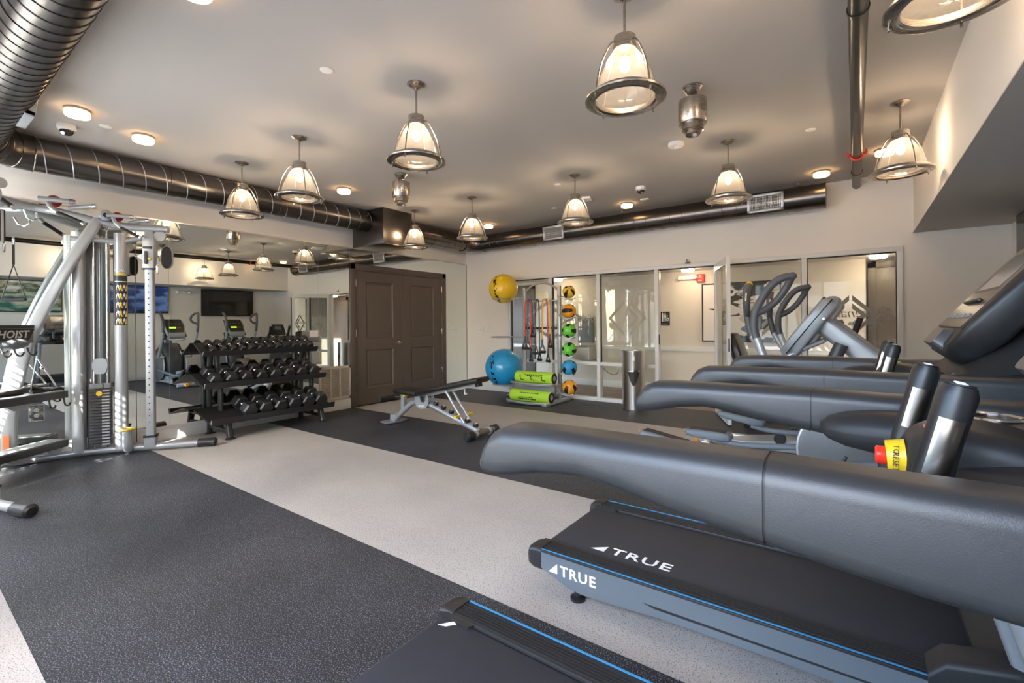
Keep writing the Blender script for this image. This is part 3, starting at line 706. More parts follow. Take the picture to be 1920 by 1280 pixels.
# elbow and the duct along the window wall
YB = -6.42; R_E = .34
d0 = thing('spiral_duct', 'thick near spiral duct with elbow in the top left corner', 'duct', (MX, YB, MZD))
E_c = (MX+R_E, YB+R_E)
P = [(E_c[0]+R_E*math.cos(a), E_c[1]+R_E*math.sin(a), MZD) for a in [PI+k*PI/2/16 for k in range(17)]]
obj('elbow', MB().tube(P, RD+.004, 48), ductd_m, d0)
for k in (0, 4, 8, 12, 16):
    a = PI+k*PI/2/16; rt = Matrix.Rotation(a, 4, 'Z') @ Matrix.Rotation(PI/2, 4, 'X')
    obj('elbow_seam', MB().torus(P[k], RD+.004, .006, 44, 6, rt), duct_m, d0)
obj('pipe', MB().cyl((MX+R_E, YB, MZD), (6.1, YB, MZD), RD, 56), ductd_m, d0)
obj('seam', helix(MB(), (MX+R_E, YB, MZD), (6.1, YB, MZD), RD, .10, .005, 32), blackm_m, d0)
def register(parent, c, axis, w, h, tilt):
    """framed grille standing off the duct; c = centre on the duct axis, tilt = angle below horizontal"""
    # local: x along duct, y across, z outward
    if axis == 'X': bx, out = Vector((1, 0, 0)), Vector((0, -math.cos(tilt), -math.sin(tilt)))
    elif axis == 'X+': bx, out = Vector((1, 0, 0)), Vector((0, math.cos(tilt), -math.sin(tilt)))
    by = out.cross(bx); m = Matrix((bx, by, out)).transposed().to_4x4(); m.translation = Vector(c)+out*(RD+.002)
    mb = MB(); rm = m.to_3x3().to_4x4()
    f = MB(); t = .03
    for (a, b, cc, d) in ((-w/2, w/2, -h/2, -h/2+t), (-w/2, w/2, h/2-t, h/2), (-w/2, -w/2+t, -h/2, h/2), (w/2-t, w/2, -h/2, h/2)):
        f.box(m @ Vector(((a+b)/2, (cc+d)/2, -.01)), (b-a, d-cc, .052), .004, rm)
    reg = obj('register_frame', f, silverl_m, parent)
    obj('register_back', MB().box(m @ Vector((0, 0, -.03)), (w-.03, h-.03, .004), 0, rm), blackm_m, reg)
    v = MB(); k = -w/2+t+.012
    while k < w/2-t: v.box(m @ Vector((k, 0, .004)), (.004, h-2*t, .018), 0, rm); k += .0165
    obj('vane', v, silverl_m, reg, kind='stuff')
    v = MB()
    for k in range(5): v.box(m @ Vector((0, -h/2+t+(h-2*t)*(k+.5)/5, .008)), (w-2*t, .003, .006), 0, rm)
    obj('cross_vane', v, silverl_m, reg, kind='stuff')
register(d0, (1.60, YB, MZD), 'X+', .34, .20, .12)
# box plenum
bxp = thing('duct_box', 'square dark sheet metal duct box above the double door', 'duct', (.36, -2.31, 2.42))
obj('box', MB().b2((.002, -2.585, 2.425), (.725, -2.045, CZ-.001), .004), ductd_m, bxp)
obj('flange', MB().b2((.001, -2.592, 2.423), (.732, -2.038, 2.433), .002), ductd_m, bxp)
d3 = thing('spiral_duct', 'short spiral duct from the duct box to the far corner', 'duct', (MX, -1.2, 2.765))
obj('pipe', MB().cyl((MX, -2.044, 2.765), (MX, BY-.3, 2.755), RD, 48), duct_m, d3)
obj('seam', helix(MB(), (MX, -2.044, 2.765), (MX, BY-.3, 2.755), RD, .17, .005), duct_m, d3)
P = [(MX+.3+.3*math.cos(a), BY-.3+.3*math.sin(a), BZD) for a in [PI-k*PI/2/14 for k in range(15)]]
obj('elbow', MB().tube(P, RD+.003, 48), duct_m, d3)
for k in (0, 5, 9, 14):
    a = PI-k*PI/2/14
    obj('elbow_seam', MB().torus(P[k], RD+.004, .005, 44, 6, Matrix.Rotation(a, 4, 'Z') @ Matrix.Rotation(PI/2, 4, 'X')), duct_m, d3)
d4 = thing('spiral_duct', 'spiral duct with two registers along the back wall', 'duct', (3.2, BY, BZD))
obj('pipe', MB().cyl((MX+.3, BY, BZD), (5.90, BY, BZD), RD, 56), duct_m, d4)
obj('seam', helix(MB(), (MX+.3, BY, BZD), (5.89, BY, BZD), RD, .17, .0045), duct_m, d4)
obj('end_cap', MB().tube([(5.885, BY, BZD), (5.902, BY, BZD), (5.904, BY, BZD)], [RD+.005, RD+.005, RD-.01], 48), duct_m, d4)
for xx in (1.4, 3.35, 5.62):
    obj('collar', MB().tube([(xx-.04, BY, BZD), (xx-.038, BY, BZD), (xx+.038, BY, BZD), (xx+.04, BY, BZD)], [RD+.001, RD+.004, RD+.004, RD+.001], 48), duct_m, d4)
    hang(d4, (xx, BY, BZD+RD))
register(d4, (2.22, BY, BZD), 'X', .38, .22, .12)
register(d4, (5.28, BY, BZD), 'X', .40, .22, .12)
# sprinkler pipe
sp = thing('sprinkler_pipe', 'black pipe under the ceiling running to the back wall', 'pipe', (6.196, -3.7, 2.865))
obj('pipe', MB().cyl((6.196, WY, 2.865), (6.196, -.001, 2.865), .044, 28), pipe_m, sp)
for yy in (-.64, -3.90):
    obj('coupling', MB().cyl((6.196, yy-.012, 2.865), (6.196, yy+.012, 2.865), .050, 28), pipe_m, sp)
cl = MB()
cl.tube([(6.196+.05*math.cos(a), -1.27, 2.865+.05*math.sin(a)) for a in [PI+.1+k*(PI-.2)/12 for k in range(13)]], .010, 8)
for s_ in (-1, 1): cl.box((6.196+s_*.066, -1.27, 2.872), (.034, .03, .02), .003, (0, s_*-.5, 0)).cyl((6.196+s_*.072, -1.27, 2.85), (6.196+s_*.072, -1.27, 2.905), .006, 8)
obj('clamp', cl, red_m, sp, label='red pipe clamp')
# ------------------------------------------------------------------ televisions on the right wall
def tv(y0, y1, z0, z1, label, mat):
    t = thing('television', label, 'television', (RX, (y0+y1)/2, z0), 0, 'wall televisions')
    obj('bezel', MB().b2((7.385, y0, z0), (7.43, y1, z1), .006), black_m, t)
    obj('screen', MB().b2((7.381, y0+.012, z0+.016), (7.386, y1-.012, z1-.012)), mat, t)
    obj('bracket', MB().b2((7.43, (y0+y1)/2-.2, z0+.15), (RX-.001, (y0+y1)/2+.2, z1-.15)), blackm_m, t)
def screen(name, kind):
    m = bpy.data.materials.new(name); m.use_nodes = True; n, l = nt(m); b = n['Principled BSDF']; b.inputs['Base Color'].default_value = (.01, .01, .012, 1); b.inputs['Roughness'].default_value = .08
    if kind:
        tc = n.new('ShaderNodeTexCoord'); nz = n.new('ShaderNodeTexNoise'); nz.inputs['Scale'].default_value = 2.2; nz.inputs['Detail'].default_value = 6
        mp = n.new('ShaderNodeMapping'); mp.inputs['Scale'].default_value = (1, 1, 2.2)
        sp_ = n.new('ShaderNodeSeparateXYZ'); ma = n.new('ShaderNodeMath'); ma.operation = 'MULTIPLY_ADD'; ma.inputs[1].default_value = .55
        cr = n.new('ShaderNodeValToRGB'); e = cr.color_ramp.elements
        if kind == 1: cols = [(.35, (.01, .03, .02)), (.5, (.03, .10, .08)), (.62, (.30, .32, .25)), (.74, (.03, .05, .02)), (.86, (.45, .45, .40)), (.95, (.04, .18, .55))]
        else: cols = [(.40, (.005, .006, .02)), (.55, (.03, .05, .12)), (.70, (.10, .16, .34)), (.80, (.01, .02, .06)), (.92, (.02, .06, .30))]
        e[0].position, e[0].color = cols[0][0], (*cols[0][1], 1); e[1].position, e[1].color = cols[-1][0], (*cols[-1][1], 1)
        for (p, c) in cols[1:-1]: q = e.new(p); q.color = (*c, 1)
        l.new(tc.outputs['Object'], mp.inputs[0]); l.new(mp.outputs[0], nz.inputs['Vector']); l.new(tc.outputs['Object'], sp_.inputs[0])
        l.new(sp_.outputs['Z'], ma.inputs[0]); l.new(nz.outputs['Fac'], ma.inputs[2]); l.new(ma.outputs[0], cr.inputs[0])
        l.new(cr.outputs[0], b.inputs['Emission Color']); b.inputs['Emission Strength'].default_value = .6
    return m
tv(-5.78, -4.55, 1.58, 2.22, 'wall television showing a coast landscape, nearest the windows', screen('tv_coast', 1))
tv(-3.88, -2.64, 1.58, 2.225, 'wall television showing dark blue surf, middle of three', screen('tv_surf', 2))
tv(-1.92, -.64, 1.53, 2.222, 'switched-off wall television nearest the back wall', screen('tv_off', 0))
el = thing('emergency_light', 'white twin-head emergency light on the right wall between televisions', 'light', (RX, -2.30, 2.1))
obj('housing', MB().box((RX-.03, -2.30, 2.12), (.06, .20, .075), .02), white_pl, el)
for s_ in (-1, 1): obj('lamp_head', MB().sphere((RX-.05, -2.30+s_*.13, 2.12), .045, 16, 10), white_pl, el)
# ------------------------------------------------------------------ corner cable machine
# symmetric about an axis through AM along AA (pointing out of the room corner); L_ mirrors a point to the window side
AM, AA, AL = Vector((1.1829, -5.6289, 0)), Vector((0.80049, 0.59935, 0)), Vector((0.59935, -0.80049, 0))
def L_(p):
    p = Vector(p); v = p-AM; return AM+AA*v.dot(AA)-AL*v.dot(AL)+Vector((0, 0, v.z))
def ax(t, s, z):
    """t metres behind the feet line, s to the mirror side (right in view), height z"""
    q = AM-AA*t-AL*s; return Vector((q.x, q.y, z))
cm = thing('cable_machine', 'silver dual-stack cable machine with red ball handles in the mirrored corner', 'gym machine', (.45, -6.0, 0))
def both(name, fn, mat, **k):
    """build a part on the mirror side and its twin on the window side"""
    obj(name, fn(lambda p: Vector(p)), mat, cm, **k); obj(name, fn(L_), mat, cm, **k)
FT = [(.70, -4.86), (.43, -5.27), (.29, -5.46), (.20, -5.61), (.125, -5.80), (.075, -6.05), (.07, -6.26)]
both('base_tube', lambda f: MB().tube([f((x, y, .045)) for x, y in [(q.x, q.y) for q in spl([(*p, 0) for p in (FT if f is not L_ else [(.653, -4.931)]+FT[1:])], 5)]], .033, 14), silver_m)
fsh = lambda f, p: f(Vector(p)-(Vector((.047, .071, 0)) if f is L_ else Vector((0, 0, 0))))
both('rubber_foot', lambda f: MB().tube([fsh(f, (.655, -4.925, .045)), fsh(f, (.66, -4.918, .045)), fsh(f, (.745, -4.80, .043)), fsh(f, (.755, -4.785, .04))], [.034, .046, .046, .030], 16), black_m)
def boxpost(f, x, y, z0, z1, w, d, ang, bev=.01):
    """rounded rectangular post with its wide side across direction ang"""
    u = Vector((math.cos(ang), math.sin(ang), 0)); v = Vector((-u.y, u.x, 0)); mb = MB(); rr = rrect(w, d, bev, 3)
    return mb.loft([[f(Vector((x, y, z))+u*a+v*b) for a, b in rr] for z in (z0, z1)])
AN = math.atan2(.19, .14)+0
# outer pulley post with holes
both('pulley_post', lambda f: boxpost(f, .435, -5.262, .07, 2.245, .075, .06, .95, .012), silver_m)
for k in range(27):
    z = .30+.062*k
    for f in (lambda p: Vector(p), L_):
        n_ = Vector((.79, -.61, 0)); c = Vector((.435, -5.262, z))+n_*.032
        obj('post_hole', MB().cyl(f(c), f(c+n_*.002), .0065, 8), print_k, cm)
both('post_socket', lambda f: boxpost(f, .435, -5.262, .05, .15, .10, .085, .95, .012), silver_m)
both('post_collar', lambda f: boxpost(f, .435, -5.262, .145, .165, .115, .10, .95, .02), black_m)
# guard column with exercise placard
both('guard_column', lambda f: MB().cyl(f((.29, -5.46, .05)), f((.29, -5.46, 2.18)), .052, 32), silverl_m)
pl_m = M('placard', (.022, .022, .024), .35)
def placard(f):
    mb = MB(); c = Vector((.29, -5.46, 0)); a0 = math.atan2(-1.45, 5.88)
    r = .0535; rings = []
    for z in (1.27, 1.76):
        rings.append([f(c+Vector((r*math.cos(a0+t), r*math.sin(a0+t), z))) for t in [-1.15+2.3*i/16 for i in range(17)]]+[f(c+Vector(((r-.002)*math.cos(a0+t), (r-.002)*math.sin(a0+t), z))) for t in [1.15-2.3*i/16 for i in range(17)]])
    return mb.loft(rings)
both('placard', placard, pl_m)
# printed rows: grey figure, yellow figure; a yellow swoosh and DUAL on top
def colpt(a, z, r=.0545):
    a0 = math.atan2(-1.45, 5.88)+a
    return Vector((.29+r*math.cos(a0), -5.46+r*math.sin(a0), z))
for (zc) in (1.64, 1.555, 1.47, 1.385, 1.31):
    for (a, w, mt_) in ((-.45, .016, print_w), (-.02, .012, yellow_m), (.50, .014, print_w), (.92, .010, yellow_m)):
        P = [colpt(a-w/.052, zc-.030), colpt(a+w/.052, zc-.030), colpt(a+w*.6/.052, zc+.004), colpt(a+w*.8/.052, zc+.020), colpt(a, zc+.032), colpt(a-w*.7/.052, zc+.012)]
        Q = [colpt(a, zc, .0555)]
        mb = MB(); mb.add(P, [tuple(range(len(P)))]); obj('figure', mb, mt_, cm)
mb = MB(); P = [colpt(-1.0+2.0*i/10, 1.775+.012*math.sin(i/10*PI), .0542) for i in range(11)]+[colpt(1.0-2.0*i/10, 1.772-.006*math.sin(i/10*PI), .0542) for i in range(11)]
for i in range(10): mb.add([P[i], P[i+1], P[20-i], P[21-i]], [(0, 1, 2, 3)])
obj('swoosh', mb, yellow_m, cm)
mb = MB(); P = [colpt(-1.0+2.0*i/10, 1.705, .0542) for i in range(11)]+[colpt(1.0-2.0*i/10, 1.697, .0542) for i in range(11)]
for i in range(10): mb.add([P[i], P[i+1], P[20-i], P[21-i]], [(0, 1, 2, 3)])
obj('stripe', mb, print_w, cm)
tb = text_mb('DUAL', .032, Matrix(), .0004, bold=.0008, align='CENTER')
tb.v = [tuple(colpt(v[0]/.052-.15, 1.80+v[1], .0535+v[2]*.5)) for v in tb.v]
obj('lettering', tb, print_w, cm)
# second shroud column and weight stack between
both('rear_column', lambda f: boxpost(f, .135, -5.745, .05, 2.17, .095, .10, .95, .03), silverl_m)
both('stack_shroud', lambda f: boxpost(f, .165, -5.645, .05, 2.10, .012, .10, -.7, .004), M('shroud_grey', (.16, .155, .16), .4))
pw = Vector((.215, -5.60, 0)); pu = Vector((.40, .916, 0)).normalized(); pv = Vector((-pu.y, pu.x, 0))
plate_m = M('weight_plate', (.05, .05, .053), .35)
tagw = M('plate_label', (.42, .43, .45), .4)
def plate_mesh(f, z, h):
    c = pw; r = rrect(.165, .075, .006, 2)
    return MB().loft([[f(c+pu*a+pv*b+Vector((0, 0, zz))) for a, b in r] for zz in (z, z+h-.004)])
for k in range(19):
    z = .10+.029*k
    for f in (lambda p: Vector(p), L_):
        pl = obj('weight_plate', plate_mesh(f, z, .029), plate_m, cm)
        c = pw-pv*.0385+Vector((0, 0, z+.0125))
        obj('plate_label', MB().loft([[f(c+pu*(.012)+Vector((0, 0, -.007))), f(c+pu*.07+Vector((0, 0, -.007))), f(c+pu*.07+Vector((0, 0, .007))), f(c+pu*.012+Vector((0, 0, .007)))], [f(c-pv*.001+pu*.012+Vector((0, 0, -.007))), f(c-pv*.001+pu*.07+Vector((0, 0, -.007))), f(c-pv*.001+pu*.07+Vector((0, 0, .007))), f(c-pv*.001+pu*.012+Vector((0, 0, .007)))]]), tagw, pl)
both('top_plate', lambda f: plate_mesh(f, .66, .05), M('top_plate_grey', (.22, .22, .23), .35, .4))
both('guide_rod', lambda f: MB().cyl(f(pw+pu*.05+Vector((0, 0, .08))), f(pw+pu*.05+Vector((0, 0, 2.2))), .009, 10).cyl(f(pw-pu*.05+Vector((0, 0, .08))), f(pw-pu*.05+Vector((0, 0, 2.2))), .009, 10), chrome_m)
both('stack_cable', lambda f: MB().cyl(f(pw+Vector((0, 0, .75))), f(pw+Vector((0, 0, 2.2))), .003, 6), black_m)
def pulley_body(f):
    mb = MB(); c = pw-pv*.03
    prof = [(.0, .80), (.03, .80), (.045, .82), (.058, .86), (.058, .90), (.045, .94), (.02, .95)]
    a = [c+pu*x+Vector((0, 0, z)) for x, z in prof]+[c-pu*x+Vector((0, 0, z)) for x, z in reversed(prof[1:])]
    return mb.loft([[f(p-pv*.012) for p in a], [f(p+pv*.012) for p in a]])
both('stack_pulley', pulley_body, silverl_m)
both('stack_hook', lambda f: MB().tube([f(pw-pv*.03+Vector((0, 0, .80))), f(pw-pv*.03+Vector((0, 0, .70)))], .006, 8), chrome_m)
both('selector_pin', lambda f: MB().tube(spl([f(pw-pv*.045+pu*.02+Vector((0, 0, .72))), f(pw-pv*.06+pu*.025+Vector((0, 0, .66))), f(pw-pv*.055+pu*.0+Vector((0, 0, .615)))]), .005, 8), black_m)
both('pin_knob', lambda f: MB().tube([f(pw-pv*.04+Vector((0, 0, .612))), f(pw-pv*.075+Vector((0, 0, .612)))], [.018, .024], 16), yellow_m)
# bent stop with yellow ring near the base
both('bumper_tube', lambda f: MB().tube([f(p) for p in spl([(.335, -5.41, .04), (.375, -5.435, .06), (.385, -5.44, .14), (.38, -5.44, .235)], 5)], .038, 16), silver_m)
both('bumper_ring', lambda f: MB().torus(f((.38, -5.44, .245)), .052, .010, 32, 8), yellow_m)
both('bumper_cap', lambda f: MB().tube([f((.38, -5.44, .238)), f((.38, -5.44, .25))], .046, 20), black_m)
# arches rising from the centre of the base
AR = [(.075, -6.20, .06), (.070, -6.205, .40), (.085, -6.165, .75), (.105, -6.10, 1.08), (.140, -5.99, 1.42), (.178, -5.865, 1.74), (.215, -5.735, 2.04), (.252, -5.615, 2.30)]
def arch(f):
    P = spl(AR, 5); mb = MB(); rings = []
    wv = Vector((.958, -.286, 0))
    for i, p in enumerate(P):
        t = (P[min(i+1, len(P)-1)]-P[max(i-1, 0)]).normalized(); nrm = t.cross(wv).normalized(); k = 1-.25*i/len(P)
        rings.append([f(p+wv*a+nrm*b) for a, b in rrect(.075, .118*k, .022, 3)])
    return mb.loft(rings)
both('arch', arch, silverl_m)
both('warning_label', lambda f: MB().loft([[f(Vector((.072, -6.235, z))+Vector((.0385, -.0115, 0))+Vector((-.286, -.958, 0))*(s-.02)) for s in (-.02, .02)]+[f(Vector((.072, -6.235, z))+Vector((.0395, -.0118, 0))+Vector((-.286, -.958, 0))*(s-.02)) for s in (.02, -.02)] for z in (.17, .30)]), M('warning_orange', (.80, .22, .07), .5))
# top beams, joint hubs, pull-up grips, red balls
TB = [ax(1.12, .02, 2.36), Vector((.115, -6.06, 2.36)), Vector((.175, -5.86, 2.33)), Vector((.255, -5.60, 2.275)), Vector((.345, -5.40, 2.25)), Vector((.455, -5.235, 2.245)), Vector((.53, -5.13, 2.245))]
both('top_beam', lambda f: MB().tube([f(p) for p in spl(TB, 5)], .036, 16), silver_m)
both('rear_top_tube', lambda f: MB().tube([f((.155, -5.80, 2.10)), f((.29, -5.46, 2.10)), f((.435, -5.262, 2.16))], .025, 12), silver_m)
both('joint_hub', lambda f: MB().tube([f((.262, -5.56, 2.33)), f((.285, -5.567, 2.33)), f((.335, -5.58, 2.335)), f((.345, -5.582, 2.335))], [.03, .052, .052, .04], 20), silverl_m)
both('hub_bolt', lambda f: MB().tube([f((.335, -5.58, 2.335)), f((.352, -5.584, 2.335))], [.024, .022], 14), black_m)
def gripset(f, o):
    """angled bar with a red ball and two spread grips"""
    o = Vector(o); u = Vector((.29, .957, 0)); w = Vector((.957, -.29, 0)); z = Vector((0, 0, 1))
    P = lambda a, b, c: f(o+u*a+w*b+z*c)
    return P
for (o, s) in (((.30, -5.50, 2.31), 1.0), ((.155, -5.93, 2.40), 1.2)):
    for f in (lambda p: Vector(p), L_):
        P = gripset(f, o)
        obj('ball_handle', MB().sphere(P(.02*s, .05, .02), .046*s, 20, 12), redb_m, cm)
        g1 = obj('grip_bar', MB().tube([P(-.06*s, .11, .02), P(.115*s, .12, .02)], .019*s, 12), silverl_m, cm)
        obj('grip_end', MB().tube([P(.115*s, .12, .02), P(.135*s, .121, .02)], .021*s, 12).tube([P(.135*s, .121, .02), P(.15*s, .122, .02)], .016*s, 12), chrome_m, g1)
        g2 = obj('grip_bar', MB().tube([P(.10*s, .0, -.02), P(.16*s, .02, -.005), P(.24*s, .06, .01)], .018*s, 12), silverl_m, cm)
        obj('grip_end', MB().tube([P(.24*s, .06, .01), P(.265*s, .07, .014)], .021*s, 12), chrome_m, g2)
        g3 = obj('bent_arm', MB().tube(spl([P(-.01*s, .10, .0), P(.01*s, .13, -.05), P(.05*s, .15, -.10)]), .017*s, 10), silverl_m, cm)
        g4 = obj('grip_bar', MB().tube([P(.05*s, .15, -.10), P(.19*s, .20, -.18)], .015*s, 12), rubber_m, cm)
        obj('grip_end', MB().tube([P(.19*s, .20, -.18), P(.205*s, .205, -.188)], .017*s, 12), chrome_m, g4)
# pull-up carabiner ring under the beam
both('hanging_ring', lambda f: MB().tube([f(ax(1.05, .17, 2.30)), f(ax(1.05, .20, 2.235)), f(ax(1.05, .25, 2.22)), f(ax(1.05, .29, 2.25)), f(ax(1.05, .28, 2.30))], .008, 8), chrome_m)
# adjustable pulley carriages on the outer posts
n_ = Vector((.79, -.61, 0)); u_ = Vector((.61, .79, 0)); pc0 = Vector((.435, -5.262, 0))
def cbox(f, c, a, b, h, bev=.01):
    c = Vector(c); r = rrect(a, b, bev, 3)
    return MB().loft([[f(c+u_*x+n_*y+Vector((0, 0, z))) for x, y in r] for z in (-h/2, h/2)])
both('carriage', lambda f: cbox(f, pc0+Vector((0, 0, 1.99)), .10, .085, .30), silverl_m)
both('carriage_ring', lambda f: cbox(f, pc0+Vector((0, 0, 1.835)), .12, .105, .015, .03), black_m)
both('carriage_handle', lambda f: MB().tube([f(pc0+n_*.058-u_*.012+Vector((0, 0, z))) for z in (1.88, 1.90, 1.99, 2.01)], [.010, .014, .014, .010], 10), dgrey_pl)
both('carriage_clip', lambda f: cbox(f, pc0+n_*.045+Vector((0, 0, 2.045)), .075, .03, .022, .006), black_m)
both('release_knob', lambda f: MB().tube([f(pc0+n_*.04+u_*.02+Vector((0, 0, 1.93))), f(pc0+n_*.062+u_*.02+Vector((0, 0, 1.93)))], .014, 14), yellow_m)
def guard(f, th=.012, dx=0):
    c = pc0+u_*(.145+dx)+Vector((0, 0, 1.955)); P = []
    for k in range(20):
        a = 2*PI*k/20; P.append((.042*math.cos(a), .075*math.sin(a)*1.0+(.035 if math.sin(a) > 0 else -.035)))
    w = (n_*.9+u_*.43).normalized(); hx = Vector((-w.y, w.x, 0))
    return MB().loft([[f(c+hx*a+w*(-th)+Vector((0, 0, b))) for a, b in P], [f(c+hx*a+w*th+Vector((0, 0, b))) for a, b in P]])
both('pulley_guard', lambda f: guard(f, .022), black_m)
guard_face = M('pulley_guard_face', (.33, .29, .27), .35, .2)
both('guard_plate', lambda f: guard(f, .006, .018), guard_face)
both('top_pulley', lambda f: MB().tube([f(pc0+u_*.09+n_*.012+Vector((0, 0, 2.17))), f(pc0+u_*.09-n_*.012+Vector((0, 0, 2.17)))], .052, 28), silverl_m)
both('pulley_tab', lambda f: MB().loft([[f(pc0-u_*a+n_*t+Vector((0, 0, z))) for a, z in ((.04, 1.90), (.075, 1.93), (.105, 1.955), (.105, 1.97), (.075, 1.985), (.04, 2.0))] for t in (-.004, .004)]), silverl_m)
both('tab_ball', lambda f: MB().sphere(f(pc0-u_*.112+Vector((0, 0, 1.962))), .011, 12, 8), chrome_m)
both('snap_hook', lambda f: MB().tube([f(pc0+u_*.085+n_*.05+Vector((0, 0, z)))+Vector((dx, 0, 0)) for z, dx in ((1.89, 0), (1.86, .014), (1.81, .016), (1.785, 0), (1.81, -.014), (1.86, -.012))], .006, 8, closed=True), chrome_m)
both('cable', lambda f: MB().cyl(f((.36, -5.36, .10)), f((.36, -5.36, 2.22)), .0035, 6), black_m)
# accessory shelf with raised name, and the two lower trays
sh_f = lambda t, s, z: ax(t, s, z)
def shelf_loft(t0, t1, s, z0, z1, bev=.02):
    c = ax((t0+t1)/2, 0, 0); r = rrect(2*s, abs(t1-t0), bev, 3)
    return MB().loft([[c-AL*x+AA*y+Vector((0, 0, z)) for x, y in r] for z in (z0, z1)])
shelf_m = M('shelf_grey', (.12, .13, .145), .4)
obj('accessory_shelf', shelf_loft(1.14, .95, .165, 1.12, 1.255, .03), shelf_m, cm)
obj('shelf_belly', MB().sphere(ax(1.045, 0, 1.12), .15, 24, 12, (1, 1, .40)), shelf_m, cm)
obj('shelf_rim', shelf_loft(1.145, .945, .17, 1.25, 1.275, .03), black_m, cm)
obj('name_plate', MB().loft([[ax(.948, s, z) for s, z in ((-.15, 1.145), (.10, 1.135), (.155, 1.245), (-.15, 1.245))], [ax(.946, s, z) for s, z in ((-.15, 1.145), (.10, 1.135), (.155, 1.245), (-.15, 1.245))]]), print_k, cm)
obj('lettering', text_mb('HOIST', .088, frame_mt(ax(.944, -.155, 1.168), -AL, (0, 0, 1)), .001, .2, .0022), M('name_silver', (.62, .63, .64), .3, .4), cm)
for s in (-.10, .0, .11):
    obj('shelf_hook', MB().tube(spl([ax(.97, s, 1.08), ax(.95, s, 1.03), ax(.94, s+.025, 1.012), ax(.94, s+.05, 1.03), ax(.94, s+.052, 1.045)]), .007, 8), black_m, cm)
tray_m = M('tray_dark', (.045, .047, .050), .42)
for (z, hl) in ((.60, .42), (.145, .42)):
    tr_ = obj('tray', shelf_loft(1.09, .89, hl, z, z+.062, .025), tray_m, cm)
    obj('tray_pad', shelf_loft(1.075, .905, hl-.03, z+.06, z+.068, .02), grey_pl, tr_)
    obj('tray_bracket', MB().loft([[ax(t, s, z-.002) for s, t in ((-.12, .92), (.12, .92), (.12, .96), (-.12, .96))], [ax(t, s, z-.05) for s, t in ((-.05, .92), (.05, .92), (.05, .96), (-.05, .96))]]), silver_m, tr_)
for s in (.39, .25, -.25, -.39):
    obj('tray_hook', MB().tube(spl([ax(.92, s, .60), ax(.91, s, .545), ax(.91, s+.015, .525), ax(.91, s+.045, .525), ax(.91, s+.05, .545)]), .007, 8), black_m, cm)
obj('shelf_post', MB().cyl(ax(1.12, 0, .03), ax(1.12, 0, 1.13), .022, 12), silverl_m, cm)
obj('low_pulley', MB().tube([Vector((.175, -5.93, .145)), Vector((.195, -5.925, .145))], .062, 24), silverl_m, cm)
obj('low_pulley_arm', MB().box((.16, -6.02, .14), (.03, .22, .05), .01, (0, 0, -.25)), black_m, cm)
# ---- loose cable attachments on the machine
h0 = pc0+u_*.085+n_*.05
hook = L_(h0+Vector((0, 0, 1.80)))
sx_ = Vector((.62, -6.20, 0))
hk = Vector((.995, -6.28, 0))
dh = thing('stirrup_grip', 'black stirrup handle hanging on a strap from the near cable pulley', 'handle', (hk.x, hk.y, 1.4))
uu = Vector((.75, .66, 0)).normalized()
obj('ring', MB().torus(hk+Vector((0, 0, 1.915)), .028, .006, 20, 6, Matrix.Rotation(PI/2, 4, 'X')), chrome_m, dh)
obj('strap', MB().cyl(hk+Vector((0, 0, 1.89)), hk+Vector((0, 0, 1.735)), .008, 8), black_m, dh)
obj('yoke', MB().tube([hk-uu*.085+Vector((0, 0, 1.475)), hk+Vector((0, 0, 1.735)), hk+uu*.085+Vector((0, 0, 1.475))], .0045, 6), black_m, dh)
obj('grip', MB().tube([hk-uu*.085+Vector((0, 0, 1.47)), hk-uu*.07+Vector((0, 0, 1.47)), hk+uu*.07+Vector((0, 0, 1.47)), hk+uu*.085+Vector((0, 0, 1.47))], [.010, .017, .017, .010], 12), rubber_m, dh)
tb_ = thing('lat_bar', 'chrome bar with black rotating grip leaning across the upper tray', 'handle', (*ax(.87, .22, 0).xy, .66))
obj('yoke', MB().tube([ax(.93, .34, .70), ax(.90, .12, 1.00), ax(.93, .10, .70)], .008, 8), chrome_m, tb_)
obj('clip', MB().sphere(ax(.905, .18, .90), .02, 12, 8), chrome_m, tb_)
obj('grip', MB().tube([ax(.93, .37, .69), ax(.93, .10, .69)], .017, 12), rubber_m, tb_)
st_ = tag(obj('ankle_strap', MB().tube(spl([ax(.92, .20, .70), ax(.95, .10, .73), ax(.90, -.02, .71), ax(.94, -.15, .70), ax(.9, -.25, .69)]), [.012+.016*math.sin(PI*i/24) for i in range(25)], 10), vinyl_m), 'folded black padded strap lying on the upper tray', 'strap')
